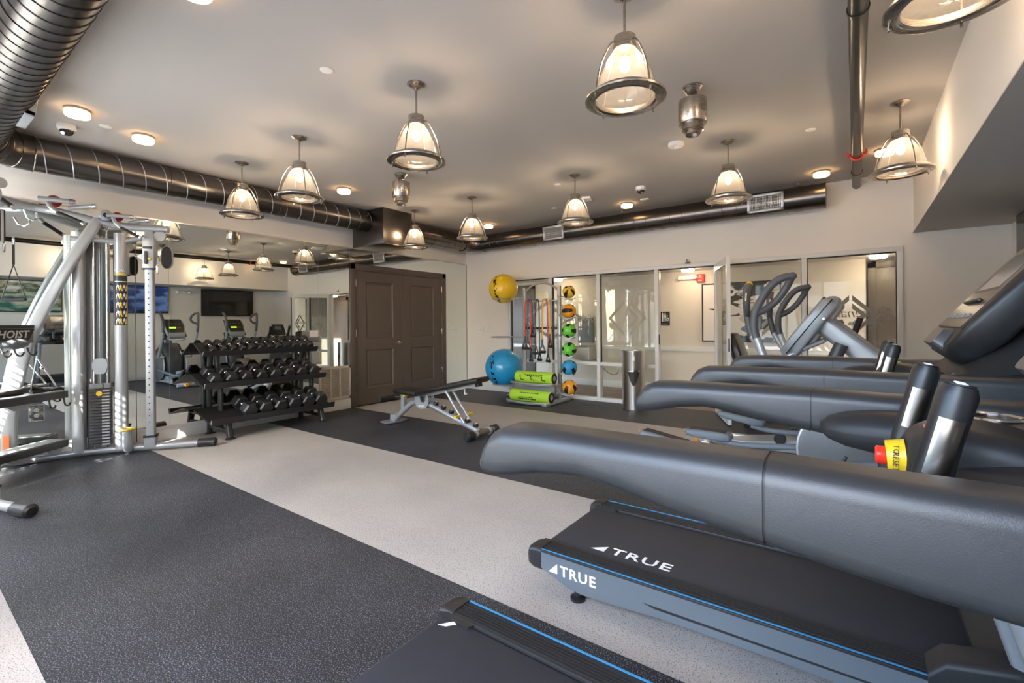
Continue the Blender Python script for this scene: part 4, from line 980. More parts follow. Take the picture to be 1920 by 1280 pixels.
# ------------------------------------------------------------------ dumbbell rack
rk = thing('dumbbell_rack', 'black three-tier dumbbell rack against the mirror', 'rack', (.3, -4.02, 0))
TIERS = [dict(b=(.055, 1.062), f=(.30, .928), y=(-4.745, -3.37)), dict(b=(.05, .712), f=(.45, .578), y=(-4.785, -3.345)), dict(b=(.12, .318), f=(.60, .196), y=(-4.78, -3.315))]
for T in TIERS:
    (bx, bz), (fx, fz) = T['b'], T['f']; y0, y1 = T['y']; th = .006
    d = Vector((fx-bx, 0, fz-bz)).normalized(); n = Vector((-d.z, 0, d.x)); n = n if n.z > 0 else -n
    T['d'], T['n'] = d, n
    sec = [(bx, bz), (fx, fz), (fx+n.x*.055, fz+n.z*.055), (fx+n.x*.055+d.x*.012, fz+n.z*.055+d.z*.012), (fx+d.x*.012-n.x*.012, fz+d.z*.012-n.z*.012), (bx-n.x*.012, bz-n.z*.012)]
    ty = obj('tray', MB().prism(sec, y0, y1), rackb_m, rk)
    obj('tray_mat', MB().prism([(bx+d.x*.01+n.x*.0015, bz+d.z*.01+n.z*.0015), (fx-d.x*.01+n.x*.0015, fz-d.z*.01+n.z*.0015), (fx-d.x*.01+n.x*.004, fz-d.z*.01+n.z*.004), (bx+d.x*.01+n.x*.004, bz+d.z*.01+n.z*.004)], y0+.01, y1-.01), rubber_m, ty)
    obj('tray_end', MB().prism([(fx-.004+n.x*.0, fz+.006), (fx+n.x*.05, fz+n.z*.05), (fx+n.x*.05+d.x*.012, fz+n.z*.05+d.z*.012), (fx+d.x*.012, fz+d.z*.012)], y0-.004, y0-.0005), M('tray_edge_grey', (.35, .36, .37), .45), ty)
for Y in (-4.575, -3.455):
    s = 1 if Y < -4 else -1
    def leg(name, P, w=.045, dpt=.075):
        P = spl([Vector((p[0], Y+p[2], p[1])) for p in P], 4); rings = []
        for i, p in enumerate(P):
            t = (P[min(i+1, len(P)-1)]-P[max(i-1, 0)]).normalized(); a = Vector((0, 1, 0)); b = t.cross(a).normalized()
            rings.append([p+a*x+b*y for x, y in rrect(w, dpt, .02, 3)])
        obj(name, MB().loft(rings), rackb_m, rk)
    leg('rear_leg', [(.065, .01, -.015), (.065, .5, -.015), (.075, .75, -.015), (.12, 1.0, -.015)])
    leg('middle_leg', [(.25, .075, .03), (.25, .50, .03), (.22, .66, .03), (.15, .80, .03), (.16, .97, .03)])
    leg('front_leg', [(.56, .012, 0), (.53, .10, 0), (.49, .215, 0)], .06, .075)
    obj('foot_bar', MB().box((.30, Y, .085), (.50, .04, .035), .006), rackb_m, rk)
    obj('foot_disc', MB().lathe([(.055, 0), (.055, .008), (.04, .014), (.001, .014)], (.57, Y, 0), 24), rackb_m, rk)
    obj('foot_disc', MB().lathe([(.055, 0), (.055, .008), (.04, .014), (.001, .014)], (.07, Y-.01, 0), 24), rackb_m, rk)
    obj('tray_bracket', MB().b2((.10, Y-.03, .55), (.33, Y+.03, .60), .006), rackb_m, rk)
    obj('tray_bracket', MB().b2((.10, Y-.03, .185), (.50, Y+.03, .205), .006), rackb_m, rk)
# dumbbells
def make_dumbbell(w, L, hl):
    """hex dumbbell: across flats w, total length L, head length hl, along local x, resting on z=0"""
    t = thing('hex_dumbbell', 'x', 'dumbbell', (0, 0, 0), 0, 'hex dumbbells on the rack')
    R = w/math.sqrt(3); zc = w/2
    def hexr(x, r): return [(x, r*math.cos(PI/3*k), zc+r*math.sin(PI/3*k)) for k in range(6)]
    for s in (-1, 1):
        a, b = s*(L/2-hl), s*L/2
        obj('head', MB().loft([hexr(a, R*.86), hexr(a+s*hl*.08, R), hexr(b-s*hl*.13, R), hexr(b, R*.80)]), iron_m, t, local=True, sharp=20)
    r = .0155
    obj('handle', MB().tube([(-L/2+hl, 0, zc), (-L/2+hl+.006, 0, zc), (-(L/2-hl)*.4, 0, zc), (0, 0, zc), ((L/2-hl)*.4, 0, zc), (L/2-hl-.006, 0, zc), (L/2-hl, 0, zc)], [r*1.15, r*.85, r*1.02, r*1.1, r*1.02, r*.85, r*1.15], 14), chrome_m, t, local=True)
    return t
def place_row(T, ys, sizes, tier, off):
    for i, (y, (w, L, hl)) in enumerate(zip(ys, sizes)):
        key = (w, L, hl)
        src = DB.get(key)
        (bx, bz), d, n = T['b'], T['d'], T['n']
        Ls = (Vector((T['f'][0]-bx, 0, T['f'][1]-bz))).length
        c = Vector((bx, y, bz))+d*(Ls-L/2-off)+n*.0045
        word = ('leftmost black hex dumbbell on the %s tray of the rack' % tier) if i == 0 else ('rightmost black hex dumbbell on the %s tray of the rack' % tier) if i == len(ys)-1 else '%s black hex dumbbell from the left on the %s tray' % (ORD[i], tier)
        if src is None:
            src = make_dumbbell(*key); DB[key] = src; src.location = c; src['label'] = word
            src.rotation_euler = (0, math.atan2(-d.z, d.x), 0)
        else:
            o = dup(src, c, word); o.rotation_euler = (0, math.atan2(-d.z, d.x), 0)
DB = {}
def lin(a, b, n): return [a+(b-a)*i/(n-1) for i in range(n)]
place_row(TIERS[0], lin(-4.63, -3.47, 12), [(.072, .20, .060)]*4+[(.088, .215, .068)]*4+[(.094, .22, .070)]*4, 'top', .012)
place_row(TIERS[1], lin(-4.66, -3.49, 8), [(.122, .31, .105)]*4+[(.134, .325, .112)]*4, 'middle', .02)
place_row(TIERS[2], lin(-4.355, -3.475, 6), [(.150, .365, .13)]*3+[(.158, .375, .135)]*3, 'bottom', .03)
# ------------------------------------------------------------------ adjustable bench
BYc = -2.93
be = thing('weight_bench', 'adjustable black padded bench with silver frame on the dark strip', 'bench', (2.05, BYc, 0))
def pad(p0, p1, th, w0, w1, name):
    p0, p1 = Vector(p0), Vector(p1); d = (p1-p0).normalized(); n = Vector((-d.z, 0, d.x)); rings = []
    L = (p1-p0).length
    for (u, k) in ((0, .55), (.012, .86), (.04, 1), (L*.5, 1), (L-.05, 1), (L-.012, .86), (L, .55)):
        w = w0+(w1-w0)*u/L; c = p0+d*u
        rings.append([c+Vector((0, a, 0))*(.6+.4*k)+n*(b*k) for a, b in rrect(w, th, .026, 4)])
    return obj(name, MB().loft(rings), vinyl_m, be)
pad((1.47, BYc, .425), (1.905, BYc, .415), .062, .27, .30, 'seat_pad')
pad((1.90, BYc, .430), (2.86, BYc, .645), .062, .30, .24, 'back_pad')
obj('back_frame', MB().box((2.36, BYc, .492), (.80, .06, .045), .006, (0, -.221, 0)), silverl_m, be)
obj('back_frame_cap', MB().box((2.785, BYc, .585), (.05, .075, .055), .008, (0, -.221, 0)), black_m, be)
obj('front_leg', MB().tube(spl([(1.36, BYc, .035), (1.60, BYc, .21), (1.70, BYc, .275), (1.82, BYc, .30), (1.92, BYc, .285)], 4), .034, 12), silverl_m, be)
obj('foot_plate', MB().prism([(1.26, BYc-.15), (1.40, BYc-.17), (1.45, BYc), (1.40, BYc+.17), (1.26, BYc+.15)], .004, .022, 'z'), silver_m, be)
for s in (-1, 1): obj('foot_gusset', MB().b2((1.31, BYc+s*.03-.008, .02), (1.40, BYc+s*.03+.008, .10), .004), silverl_m, be)
obj('foot_pad', MB().b2((1.25, BYc-.17, 0), (1.46, BYc+.17, .006), .002), rubber_m, be)
obj('seat_post', MB().b2((1.51, BYc-.03, .15), (1.565, BYc+.03, .40), .006), silverl_m, be)
obj('seat_bracket', MB().b2((1.52, BYc-.025, .375), (1.90, BYc+.025, .40), .004), silver_m, be)
obj('adjust_knob', MB().cyl((1.62, BYc-.03, .375), (1.62, BYc-.075, .375), .024, 16), yellow_m, be)
obj('leg_roller', MB().cyl((1.33, BYc-.22, .315), (1.33, BYc+.22, .315), .036, 18), rubber_m, be)
obj('roller_arm', MB().tube([(1.33, BYc, .315), (1.53, BYc, .335)], .015, 10), chrome_m, be)
sec = [(1.79, .41), (1.79, .30), (1.83, .245), (1.90, .225), (1.98, .24), (2.03, .29), (2.035, .36), (2.015, .40), (1.985, .40), (1.99, .345), (1.955, .31), (1.915, .31), (1.89, .345), (1.885, .41)]
for s in (-1, 1): obj('sector_plate', MB().prism(sec, BYc+s*.042, BYc+s*.050), silverl_m, be)
obj('lettering', text_mb('HOIST', .036, frame_mt((1.86, BYc-.0515, .252), (1, 0, 0), (0, 0, 1)), .0005, .2, .001), print_w, be)
obj('main_tube', MB().tube([(1.96, BYc, .30), (2.80, BYc, .055)], .033, 14), silver_m, be)
sd_ = Vector((.84, 0, -.245)).normalized(); sn = Vector((.28, 0, .96))
for k in range(6):
    c = Vector((2.10+.125*k, BYc, .262-.0365*k))+sn*.045
    lg = obj('rung_block', MB().box(c, (.05, .05, .045), .01, (0, .284, 0)), black_m, be)
    obj('rung_number', MB().box(c+sn*.0235, (.022, .026, .001), 0, (0, .284, 0)), print_w, lg)
for s in (-1, 1):
    obj('support_strut', MB().tube([(2.335, BYc+s*.055, .475), (2.62, BYc+s*.055, .135)], .016, 10), silverl_m, be)
    obj('strut_knob', MB().cyl((2.555, BYc+s*.07, .215), (2.555, BYc+s*.145, .215), .017, 14), yellow_m, be)
obj('strut_plate', MB().box((2.53, BYc, .245), (.10, .10, .008), .002, (0, .87, 0)), silver_m, be)
obj('back_hook', MB().tube(spl([(2.60, BYc-.03, .53), (2.605, BYc-.03, .47), (2.625, BYc-.03, .462), (2.635, BYc-.03, .48)]), .009, 8), silverl_m, be)
obj('cross_foot', MB().cyl((2.83, BYc-.17, .052), (2.83, BYc+.17, .052), .033, 16), M('foot_sleeve', (.14, .12, .105), .5), be)
for s in (-1, 1):
    obj('end_cap', MB().tube([(2.83, BYc+s*.16, .052), (2.83, BYc+s*.17, .052), (2.83, BYc+s*.25, .052), (2.83, BYc+s*.27, .052)], [.036, .050, .051, .034], 18), black_m, be)
    obj('foot_bracket', MB().tube([(2.83, BYc+s*.10, .052), (2.83, BYc+s*.135, .052)], .044, 18), silverl_m, be)
# ------------------------------------------------------------------ ball and band rack
PX0, PX1, PY = 1.70, 2.37, -.45
br = thing('ball_rack', 'silver ball and roller rack in front of the glass partition', 'rack', (2.03, -.55, 0))
for x in (PX0, PX1): obj('post', MB().b2((x-.028, PY-.025, .03), (x+.028, PY+.025, 1.86), .006), silverl_m, br)
obj('top_arch', MB().tube(spl([(PX0, PY, 1.78), (PX0+.16, PY, 1.885), (PX0+.335, PY, 1.92), (PX1-.16, PY, 1.885), (PX1, PY, 1.78)], 6), .016, 10), silverl_m, br)
obj('cross_bar', MB().b2((PX0, PY-.012, 1.165), (PX1, PY+.012, 1.20), .003), black_m, br)
obj('back_panel', MB().b2((PX0+.03, PY+.016, .75), (PX1-.03, PY+.020, 1.80)), glassy('clear_panel', (.99, .99, .99), .5, 1.3), br)
obj('hook_bar', MB().b2((PX0, PY-.012, 1.615), (PX1, PY+.012, 1.635), .003), silver_m, br)
obj('lettering', text_mb('Smart', .085, frame_mt((1.93, PY-.002, 1.70), (1, 0, 0), (0, 0, 1)), .001), yellow_m, br)
for (z, dy) in ((.305, 0), (.03, -.12)):
    sh = obj('roller_shelf', MB().prism([(1.60, PY), (1.60, -.72+dy), (1.68, -.80+dy), (1.90, -.87+dy), (2.15, -.87+dy), (2.40, -.80+dy), (2.44, -.74+dy), (2.44, PY)], z-.012, z+.0, 'z'), silverl_m, br)
    obj('shelf_lip', MB().tube(spl([(1.60, -.70+dy, z+.012), (1.68, -.80+dy, z+.012), (1.90, -.87+dy, z+.012), (2.15, -.87+dy, z+.012), (2.40, -.80+dy, z+.012), (2.44, -.72+dy, z+.012)]), .014, 8), silverl_m, sh)
obj('base_rail', MB().b2((PX1-.03, -.95, .0), (PX1+.05, -.18, .05), .006), silver_m, br)
obj('base_rail', MB().b2((PX0-.05, -.90, .0), (PX0+.03, -.18, .05), .006), silver_m, br)
obj('roller_slots', MB().b2((1.75, -.55, .12), (2.33, -.50, .30), .004), M('slotted_grey', (.40, .41, .42), .5, .3), br)
def ring(c, r, name='ball_ring'):
    o = obj(name, MB().torus(c, r, .010, 36, 8), silverl_m, br)
    obj('ring_arm', MB().tube([(c[0]+r*.9, c[1], c[2]), (PX0, PY, c[2])], .011, 8), silverl_m, o)
ring((1.24, PY, 1.690), .18); ring((1.26, PY, 1.03), .22); ring((1.25, PY, .215), .19)
# ring support rods
obj('support_rod', MB().cyl((1.24, PY+.20, .0), (1.24, PY+.20, 1.69), .010, 8), silverl_m, br)
obj('rod_foot', MB().b2((1.20, PY+.15, 0), (PX0, PY+.25, .02), .004), silverl_m, br)
MEDZ = [1.751, 1.449, 1.138, .845, .56, .252]
for z in MEDZ:
    obj('ball_prong', MB().tube(spl([(PX1, PY-.05, z-.05), (PX1+.08, PY-.09, z-.095), (PX1+.17, PY-.08, z-.125), (PX1+.26, PY-.05, z-.10)]), .008, 8).tube(spl([(PX1, PY+.05, z-.05), (PX1+.08, PY+.09, z-.095), (PX1+.17, PY+.08, z-.125), (PX1+.26, PY+.05, z-.10)]), .008, 8), silverl_m, br)
# balls
def print_band(name, rgb, rough, lo=.56, band=.045, sc_=26, ax_='Y', off=0):
    m = M(name, rgb, rough, coat=.3); n, l = nt(m); b = n['Principled BSDF']
    tc = n.new('ShaderNodeTexCoord'); sx = n.new('ShaderNodeSeparateXYZ'); nz = n.new('ShaderNodeTexNoise'); nz.inputs['Scale'].default_value = sc_; nz.inputs['Detail'].default_value = 1
    ma = n.new('ShaderNodeMath'); ma.operation = 'ADD'; ma.inputs[1].default_value = off
    ab = n.new('ShaderNodeMath'); ab.operation = 'ABSOLUTE'; lt = n.new('ShaderNodeMath'); lt.operation = 'LESS_THAN'; lt.inputs[1].default_value = band
    gt = n.new('ShaderNodeMath'); gt.operation = 'GREATER_THAN'; gt.inputs[1].default_value = lo; mu = n.new('ShaderNodeMath'); mu.operation = 'MULTIPLY'
    mx = n.new('ShaderNodeMixRGB'); mx.inputs[1].default_value = (*rgb, 1); mx.inputs[2].default_value = (.012, .012, .014, 1)
    l.new(tc.outputs['Object'], sx.inputs[0]); l.new(tc.outputs['Object'], nz.inputs['Vector']); l.new(sx.outputs[ax_], ma.inputs[0]); l.new(ma.outputs[0], ab.inputs[0]); l.new(ab.outputs[0], lt.inputs[0])
    l.new(nz.outputs['Fac'], gt.inputs[0]); l.new(lt.outputs[0], mu.inputs[0]); l.new(gt.outputs[0], mu.inputs[1]); l.new(mu.outputs[0], mx.inputs[0]); l.new(mx.outputs[0], b.inputs['Base Color'])
    return m
def exball(c, r, mat, label):
    t = thing('exercise_ball', label, 'ball', (c[0], c[1], c[2]))
    t.rotation_euler = (.10, -.12, .40)
    obj('ball', MB().sphere((0, 0, 0), r, 56, 32), mat, t, local=True)
    obj('valve', MB().lathe([(.010, r-.002), (.010, r+.001), (.001, r+.001)], n=12), mat, t, local=True)
exball((1.252, PY, 1.867), .252, print_band('yellow_ball', (.85, .56, .015), .32, .53, .03, 20, 'X', .08), 'large yellow exercise ball on the top ring of the rack')
exball((1.250, PY, .498), .325, print_band('blue_ball', (.02, .33, .68), .30, .54, .035, 17, 'X', .12), 'large blue exercise ball on the lowest ring of the rack')
def med_mat(name, rgb):
    m = M(name, rgb, .5, bump=.15, bscale=500); n, l = nt(m); b = n['Principled BSDF']
    tc = n.new('ShaderNodeTexCoord'); sx = n.new('ShaderNodeSeparateXYZ')
    # four dark lobes running from pole to pole
    at = n.new('ShaderNodeMath'); at.operation = 'ARCTAN2'; m1 = n.new('ShaderNodeMath'); m1.operation = 'MULTIPLY'; m1.inputs[1].default_value = 4
    co = n.new('ShaderNodeMath'); co.operation = 'COSINE'; gt = n.new('ShaderNodeMath'); gt.operation = 'GREATER_THAN'; gt.inputs[1].default_value = .35
    az = n.new('ShaderNodeMath'); az.operation = 'ABSOLUTE'; lz = n.new('ShaderNodeMath'); lz.operation = 'LESS_THAN'; lz.inputs[1].default_value = .094; mu = n.new('ShaderNodeMath'); mu.operation = 'MULTIPLY'
    mx = n.new('ShaderNodeMixRGB'); mx.inputs[1].default_value = (*rgb, 1); mx.inputs[2].default_value = (.015, .015, .016, 1)
    l.new(tc.outputs['Object'], sx.inputs[0]); l.new(sx.outputs['Y'], at.inputs[0]); l.new(sx.outputs['X'], at.inputs[1]); l.new(at.outputs[0], m1.inputs[0]); l.new(m1.outputs[0], co.inputs[0]); l.new(co.outputs[0], gt.inputs[0])
    l.new(sx.outputs['Z'], az.inputs[0]); l.new(az.outputs[0], lz.inputs[0]); l.new(gt.outputs[0], mu.inputs[0]); l.new(lz.outputs[0], mu.inputs[1]); l.new(mu.outputs[0], mx.inputs[0]); l.new(mx.outputs[0], b.inputs['Base Color'])
    return m
MB_ = [('yellow', (.85, .52, .03), .100, (.9, .5, .2), 'yellow and black medicine ball, topmost of the column'), ('orange', (.90, .30, .02), .112, (1.5, .05, 1.6), 'orange and black medicine ball, second from the top'),
       ('green', (.15, .62, .07), .114, (1.5, .05, .2), 'green and black medicine ball just above the other green one'), ('green', (.15, .62, .07), .114, (1.62, .2, .3), 'green and black medicine ball with its white centre turned forward'),
       ('blue', (.03, .33, .70), .122, (.9, -.6, .9), 'blue and black medicine ball, second from the bottom'), ('orange', (.90, .36, .02), .114, (.7, .4, .1), 'orange and black medicine ball, lowest of the column')]
for (cn, rgb, r, rot, lb), z in zip(MB_, MEDZ):
    t = thing('medicine_ball', lb, 'ball', (2.545, PY, z), 0, 'medicine balls on the rack'); t.rotation_euler = rot
    obj('ball', MB().sphere((0, 0, 0), r, 40, 24), med_mat('med_ball_'+cn, rgb), t, local=True)
    for s in (-1, 1): obj('pole_disc', MB().lathe([(.026, s*(r*.965)), (.024, s*(r+.0012)), (.001, s*(r+.0015))], n=18), med_mat('med_ball_'+cn, rgb) if True else None, t, local=True)
# foam rollers
fo = M('lime_foam', (.42, .72, .05), .55)
fo2 = M('roller_core', (.02, .02, .022), .5)
for (z, dy, x0, x1, lb) in ((.405, 0, 1.735, 2.43, 'lime green foam roller on the upper shelf of the rack'), (.127, -.12, 1.72, 2.45, 'lime green foam roller on the base shelf of the rack')):
    t = thing('foam_roller', lb, 'roller', (x0, -.72+dy, z), 0, 'foam rollers')
    Y = -.72+dy; R = .094
    t.location = (x0, Y, z)
    obj('foam', MB().tube([(x0, Y, z), (x0+.008, Y, z), (x1-.008, Y, z), (x1, Y, z)], [R-.008, R, R, R-.008], 40), fo, t)
    obj('core', MB().tube([(x0-.004, Y, z), (x1+.003, Y, z)], R-.012, 32), fo2, t)
    obj('hole', MB().tube([(x1+.002, Y, z), (x1+.006, Y, z)], .038, 24), M('hole_grey', (.42, .42, .41), .6), t)
    pr = MB(); rnd = random.Random(3)
    for (ang, xa, xb, hh) in ((.55, .18, .50, .006), (.36, .24, .46, .008)) if z > .3 else ((.62, .20, .55, .007), (-.12, .20, .44, .006), (-.42, .17, .50, .012)):
        u = xa
        while u < xb:
            wd = rnd.uniform(.012, .04); q = [Vector((x0+uu, Y-(R+.0008)*math.cos(ang+dv/R), z+(R+.0008)*math.sin(ang+dv/R))) for uu, dv in ((u, -hh), (u+wd, -hh), (u+wd, hh), (u, hh))]
            pr.add(q, [(0, 1, 2, 3)]); u += wd+.008
    obj('print', pr, print_k, t, kind='stuff')
    if z > .3:
        for k in range(3):
            c = Vector((x0+.14+.20*k, Y-R-.001, z-.015))
            g = MB().sphere(c+Vector((-.02, 0, .035)), .012, 10, 6, (1, .1, 1)).tube([c+Vector((-.02, 0, .025)), c+Vector((-.012, 0, -.015)), c+Vector((.05, 0, -.02))], .007, 6)
            obj('figure', g, print_k, t)
# resistance bands
def band(x, dx, y, rgb, zl, zr, label, name):
    t = thing('resistance_band', label, 'band', (x, y, 1.65), 0, 'resistance bands on the rack')
    bm_ = M('band_'+name, rgb, .4)
    xl, xr = x-dx, x+dx
    obj('hook', MB().tube([(x, PY-.01, 1.625), (x, y-.02, 1.63), (x, y-.025, 1.65)], .005, 6), chrome_m, t)
    obj('tubing', MB().tube(spl([(xl, y, zl), (xl+.004, y, 1.30), (xl+.012, y, 1.58), (x, y, 1.655), (xr-.012, y, 1.58), (xr-.004, y, 1.30), (xr, y, zr)], 6), .0105, 8), bm_, t)
    for (xx, zz, a) in ((xl, zl, .4), (xr, zr, -.5)):
        c, s = math.cos(a), math.sin(a)
        h = obj('handle', MB().tube([(xx, y, zz), (xx-.052*c, y-.052*s, zz-.13), (xx+.052*c, y+.052*s, zz-.13), (xx, y, zz)], .012, 6), black_m, t)
        obj('grip', MB().tube([(xx-.050*c, y-.050*s, zz-.13), (xx+.050*c, y+.050*s, zz-.13)], .021, 10), rubber_m, h)
        obj('strap', MB().tube([(xx, y, zz+.07), (xx, y, zz-.01)], .013, 8), black_m, h)
band(1.795, .062, PY-.05, (.72, .06, .03), .98, .78, 'red resistance band, leftmost on the rack', 'red')
band(1.86, .050, PY-.08, (.10, .05, .09), .98, 1.18, 'dark plum resistance band beside the leftmost red one', 'plum')
band(1.985, .040, PY-.05, (.06, .06, .068), .90, .80, 'dark grey resistance band in the middle of the rack', 'grey')
band(2.13, .055, PY-.05, (.55, .03, .05), .92, .78, 'crimson resistance band behind the yellow one', 'crimson')
band(2.175, .072, PY-.085, (.90, .48, .03), .93, 1.02, 'yellow resistance band, rightmost on the rack', 'yellow')
# ------------------------------------------------------------------ steel bin
bn = thing('waste_bin', 'tall brushed steel waste bin beside the partition door', 'bin', (3.55, -.33, 0))
c = (3.55, -.33, 0)
obj('body', MB().lathe([(.160, 0), (.163, .006), (.163, .836), (.166, .840), (.166, .852), (.160, .856), (.150, .852), (.150, .80), (.001, .80)], c, 48), steel_m, bn)
def ona(r, a, z): return (c[0]+r*math.cos(a), c[1]+r*math.sin(a), z)
a0 = math.atan2(-6.914+.33, 6.174-3.55)-.02
mb = MB(); N = 10
top = [ona(.1638, a0-.52+1.04*i/N, .555) for i in range(N+1)]; bot = [ona(.1638, a0-.52+1.04*i/N, .555-.20*(1-abs(2*i/N-1)**1.5)-.012) for i in range(N+1)]
for i in range(N): mb.add([top[i], top[i+1], bot[i+1], bot[i]], [(0, 1, 2, 3)])
obj('opening', mb, blackm_m, bn)
mb = MB(); top = [ona(.166, a0-.52+1.04*i/N, .575) for i in range(N+1)]; bot = [ona(.166, a0-.52+1.04*i/N, .55) for i in range(N+1)]
for i in range(N): mb.add([top[i], top[i+1], bot[i+1], bot[i]], [(0, 1, 2, 3)])
obj('lip', mb, chrome_m, bn)
mb = MB().add([ona(.164, a0-.10, .715), ona(.164, a0+.10, .715), ona(.164, a0+.10, .76), ona(.164, a0, .80), ona(.164, a0-.10, .76)], [(0, 1, 2, 3, 4)])
obj('emblem', mb, white_pl, bn)
# ------------------------------------------------------------------ treadmills
def make_treadmill(loc, label, logo_side):
    t = thing('treadmill', label, 'treadmill', loc, 0, 'treadmills in the row')
    def O(name, mb, mat, parent=None, **k): return obj(name, mb, mat, parent or t, local=True, **k)
    # belt and deck
    bl = O('belt', MB().b2((.035, -.262, .150), (1.62, .262, .186), .004), belt_m)
    O('rear_roller', MB().cyl((.045, -.262, .145), (.045, .262, .145), .040, 24), belt_m)
    O('deck_core', MB().b2((.09, -.30, .075), (1.65, .30, .148)), blackm_m)
    if logo_side:
        O('lettering', text_mb('TRUE', .088, frame_mt((.325, -.205, .1862), (1, 0, 0), (0, 1, 0)), .0006, 0, .001, sx=1.25, space=1.1), print_w, bl)
        O('emblem', MB().prism([(.235, -.205), (.30, -.205), (.30, -.15)], .1862, .1868, 'z'), print_w, bl)
    else:
        O('emblem', MB().prism([(.052, .205), (.085, .250), (.105, .245), (.082, .215)], .1862, .1868, 'z'), print_w, bl)
    for s in (-1, 1):
        yi, yo = s*.268, s*.375
        # ribbed step plate
        sp = O('step_plate', MB().b2((.055, min(yi, yo), .170), (1.50, max(yi, yo), .196), .004), hood_m)
        rb = MB()
        for k in range(6): rb.b2((.06, yi+s*(.010+.0125*k), .196), (1.49, yi+s*(.0155+.0125*k), .1995))
        O('step_ridges', rb, chrome_m if False else hood_m, sp, kind='stuff')
        O('blue_stripe', MB().b2((.06, yi+s*.094, .1962), (1.49, yi+s*.101, .1985)), blue_m, sp)
        # painted side panel
        sec = [(.015, .172), (.06, .186), (1.50, .186), (1.62, .17), (1.62, .075), (1.0, .082), (.62, .078), (.42, .062), (.27, .055), (.20, .066), (.02, .128)]
        pn = O('side_panel', MB().prism(sec, s*.330, s*.376), deckside_m)
        O('panel_groove', MB().prism([(.55, .118), (1.50, .122), (1.50, .116), (.60, .108)], s*.3755, s*.3768), hood_m, pn)
        if s < 0:
            O('lettering', text_mb('TRUE', .064, frame_mt((.165, s*.3765, .108), (1, 0, 0), (0, 0, 1)), .0006, 0, .0012, sx=1.05, space=1.15), print_w, pn)
            O('emblem', MB().prism([(.105, .110), (.150, .110), (.150, .155)], s*.3763, s*.3772), print_w, pn)
        rings = [[(x, s*.322+a, .150+b) for a, b in rrect(w, h, .02, 3)] for (x, w, h) in ((-.018, .085, .045), (-.008, .105, .085), (.020, .112, .104), (.062, .112, .104))]
        O('end_cap', MB().loft(rings), black_m)
        O('belt_guide', MB().prism([(.01, s*.255), (.055, s*.285), (.17, s*.272), (.155, s*.248)], .186, .194, 'z'), black_m)
        O('foot', MB().lathe([(.034, 0), (.034, .012), (.016, .02), (.012, .07), (.001, .07)], (.23, s*.33, 0), 18), black_m)
        O('foot', MB().lathe([(.034, 0), (.034, .012), (.016, .02), (.012, .07), (.001, .07)], (1.85, s*.30, 0), 18), black_m)
        # front shoulder cover
        rings = [[(x, s*.322+a, z+b) for a, b in rrect(.118, h, .02, 3)] for (x, z, h) in ((1.42, .160, .105), (1.46, .185, .15), (1.62, .20, .19), (1.78, .20, .20))]
        O('shoulder_cover', MB().loft(rings), hood_m)
        # upright
        sec = [(1.42, .99), (1.66, .16), (1.98, .16), (1.94, .30), (1.72, .99)]
        up = O('upright', MB().prism(sec, s*.318, s*.368), M('graphite_panel', (.045, .047, .05), .40, .2))
        O('upright_edge', MB().tube([(1.43, s*.343, .97), (1.66, s*.343, .165)], .027, 10), silver_m, up)
        # handrail, two shells with a seam
        def rail(name, S, w=.088):
            rings = []
            for (x, zt, zb, k) in S:
                h = zt-zb; rings.append([(x, s*.345+a, (zt+zb)/2+b) for a, b in rrect(w*k, h, .026, 5)])
            return O(name, MB().loft(rings), railp_m, sharp=50)
        rail('handrail', [(.742, 1.032, 1.002, .60), (.752, 1.052, .999, .80), (.772, 1.074, 1.000, .94), (.800, 1.086, 1.006, 1), (.86, 1.089, 1.020, 1), (.93, 1.090, 1.028, 1), (.99, 1.090, 1.022, 1), (1.06, 1.091, 1.008, 1), (1.1685, 1.092, .994, 1)])
        rail('handrail_shell', [(1.1715, 1.092, .994, 1), (1.24, 1.091, .986, 1), (1.30, 1.090, .980, 1), (1.45, 1.090, .972, 1.05), (1.62, 1.092, .955, 1.1), (1.80, 1.080, .94, 1.0), (1.90, 1.04, .95, .8)])
        O('rail_seam', MB().loft([[(x, s*.345+a, 1.043+b) for a, b in rrect(.084, .094, .024, 5)] for x in (1.1680, 1.1720)]), print_k)
        # cup bowl on the inside of the rail
        cb = O('cup_bowl', MB().loft([[(x, s*(.255)+a, 1.022+b) for a, b in rrect(w, h, .045, 7)] for (x, w, h) in ((1.19, .03, .02), (1.205, .07, .045), (1.235, .105, .066), (1.28, .125, .08), (1.36, .132, .088), (1.45, .13, .09), (1.54, .12, .09))]), hood_m, sharp=80)
        O('cup_rim', MB().torus((1.455, s*.255, 1.067), .045, .006, 28, 6), chrome_m, cb)
        # upright hand grip with pulse plates
        g0, g1 = Vector((1.325, s*.165, 1.02)), Vector((1.360, s*.165, 1.168)); gd = (g1-g0).normalized()
        P = [g0, g0+gd*.02, g0+gd*.08, g1-gd*.012, g1]
        gr = O('hand_grip', MB().tube(P, [.020, .0215, .020, .021, .017], 20), black_m)
        gy = Vector((0, 1, 0)); gx = gd.cross(gy).normalized()
        cap = [g1+gd*.0006+(gy*math.cos(2*PI*k/20)*.0155+gx*math.sin(2*PI*k/20)*.0155) for k in range(20)]
        O('grip_top', MB().loft([cap, [p+gd*.002 for p in cap]]), blackm_m, gr)
        for q in (-1, 1):
            ring = MB().torus(g1+gd*.003+gy*q*.0075, .0055, .0011, 20, 5, frame_mt((0, 0, 0), gy, gx))
            O('button_ring', ring, print_w, gr)
            O('button_mark', MB().box(g1+gd*.003+gy*q*.0075, (.002, .006, .0012), 0, frame_mt((0, 0, 0), gx, gy)), print_w, gr)
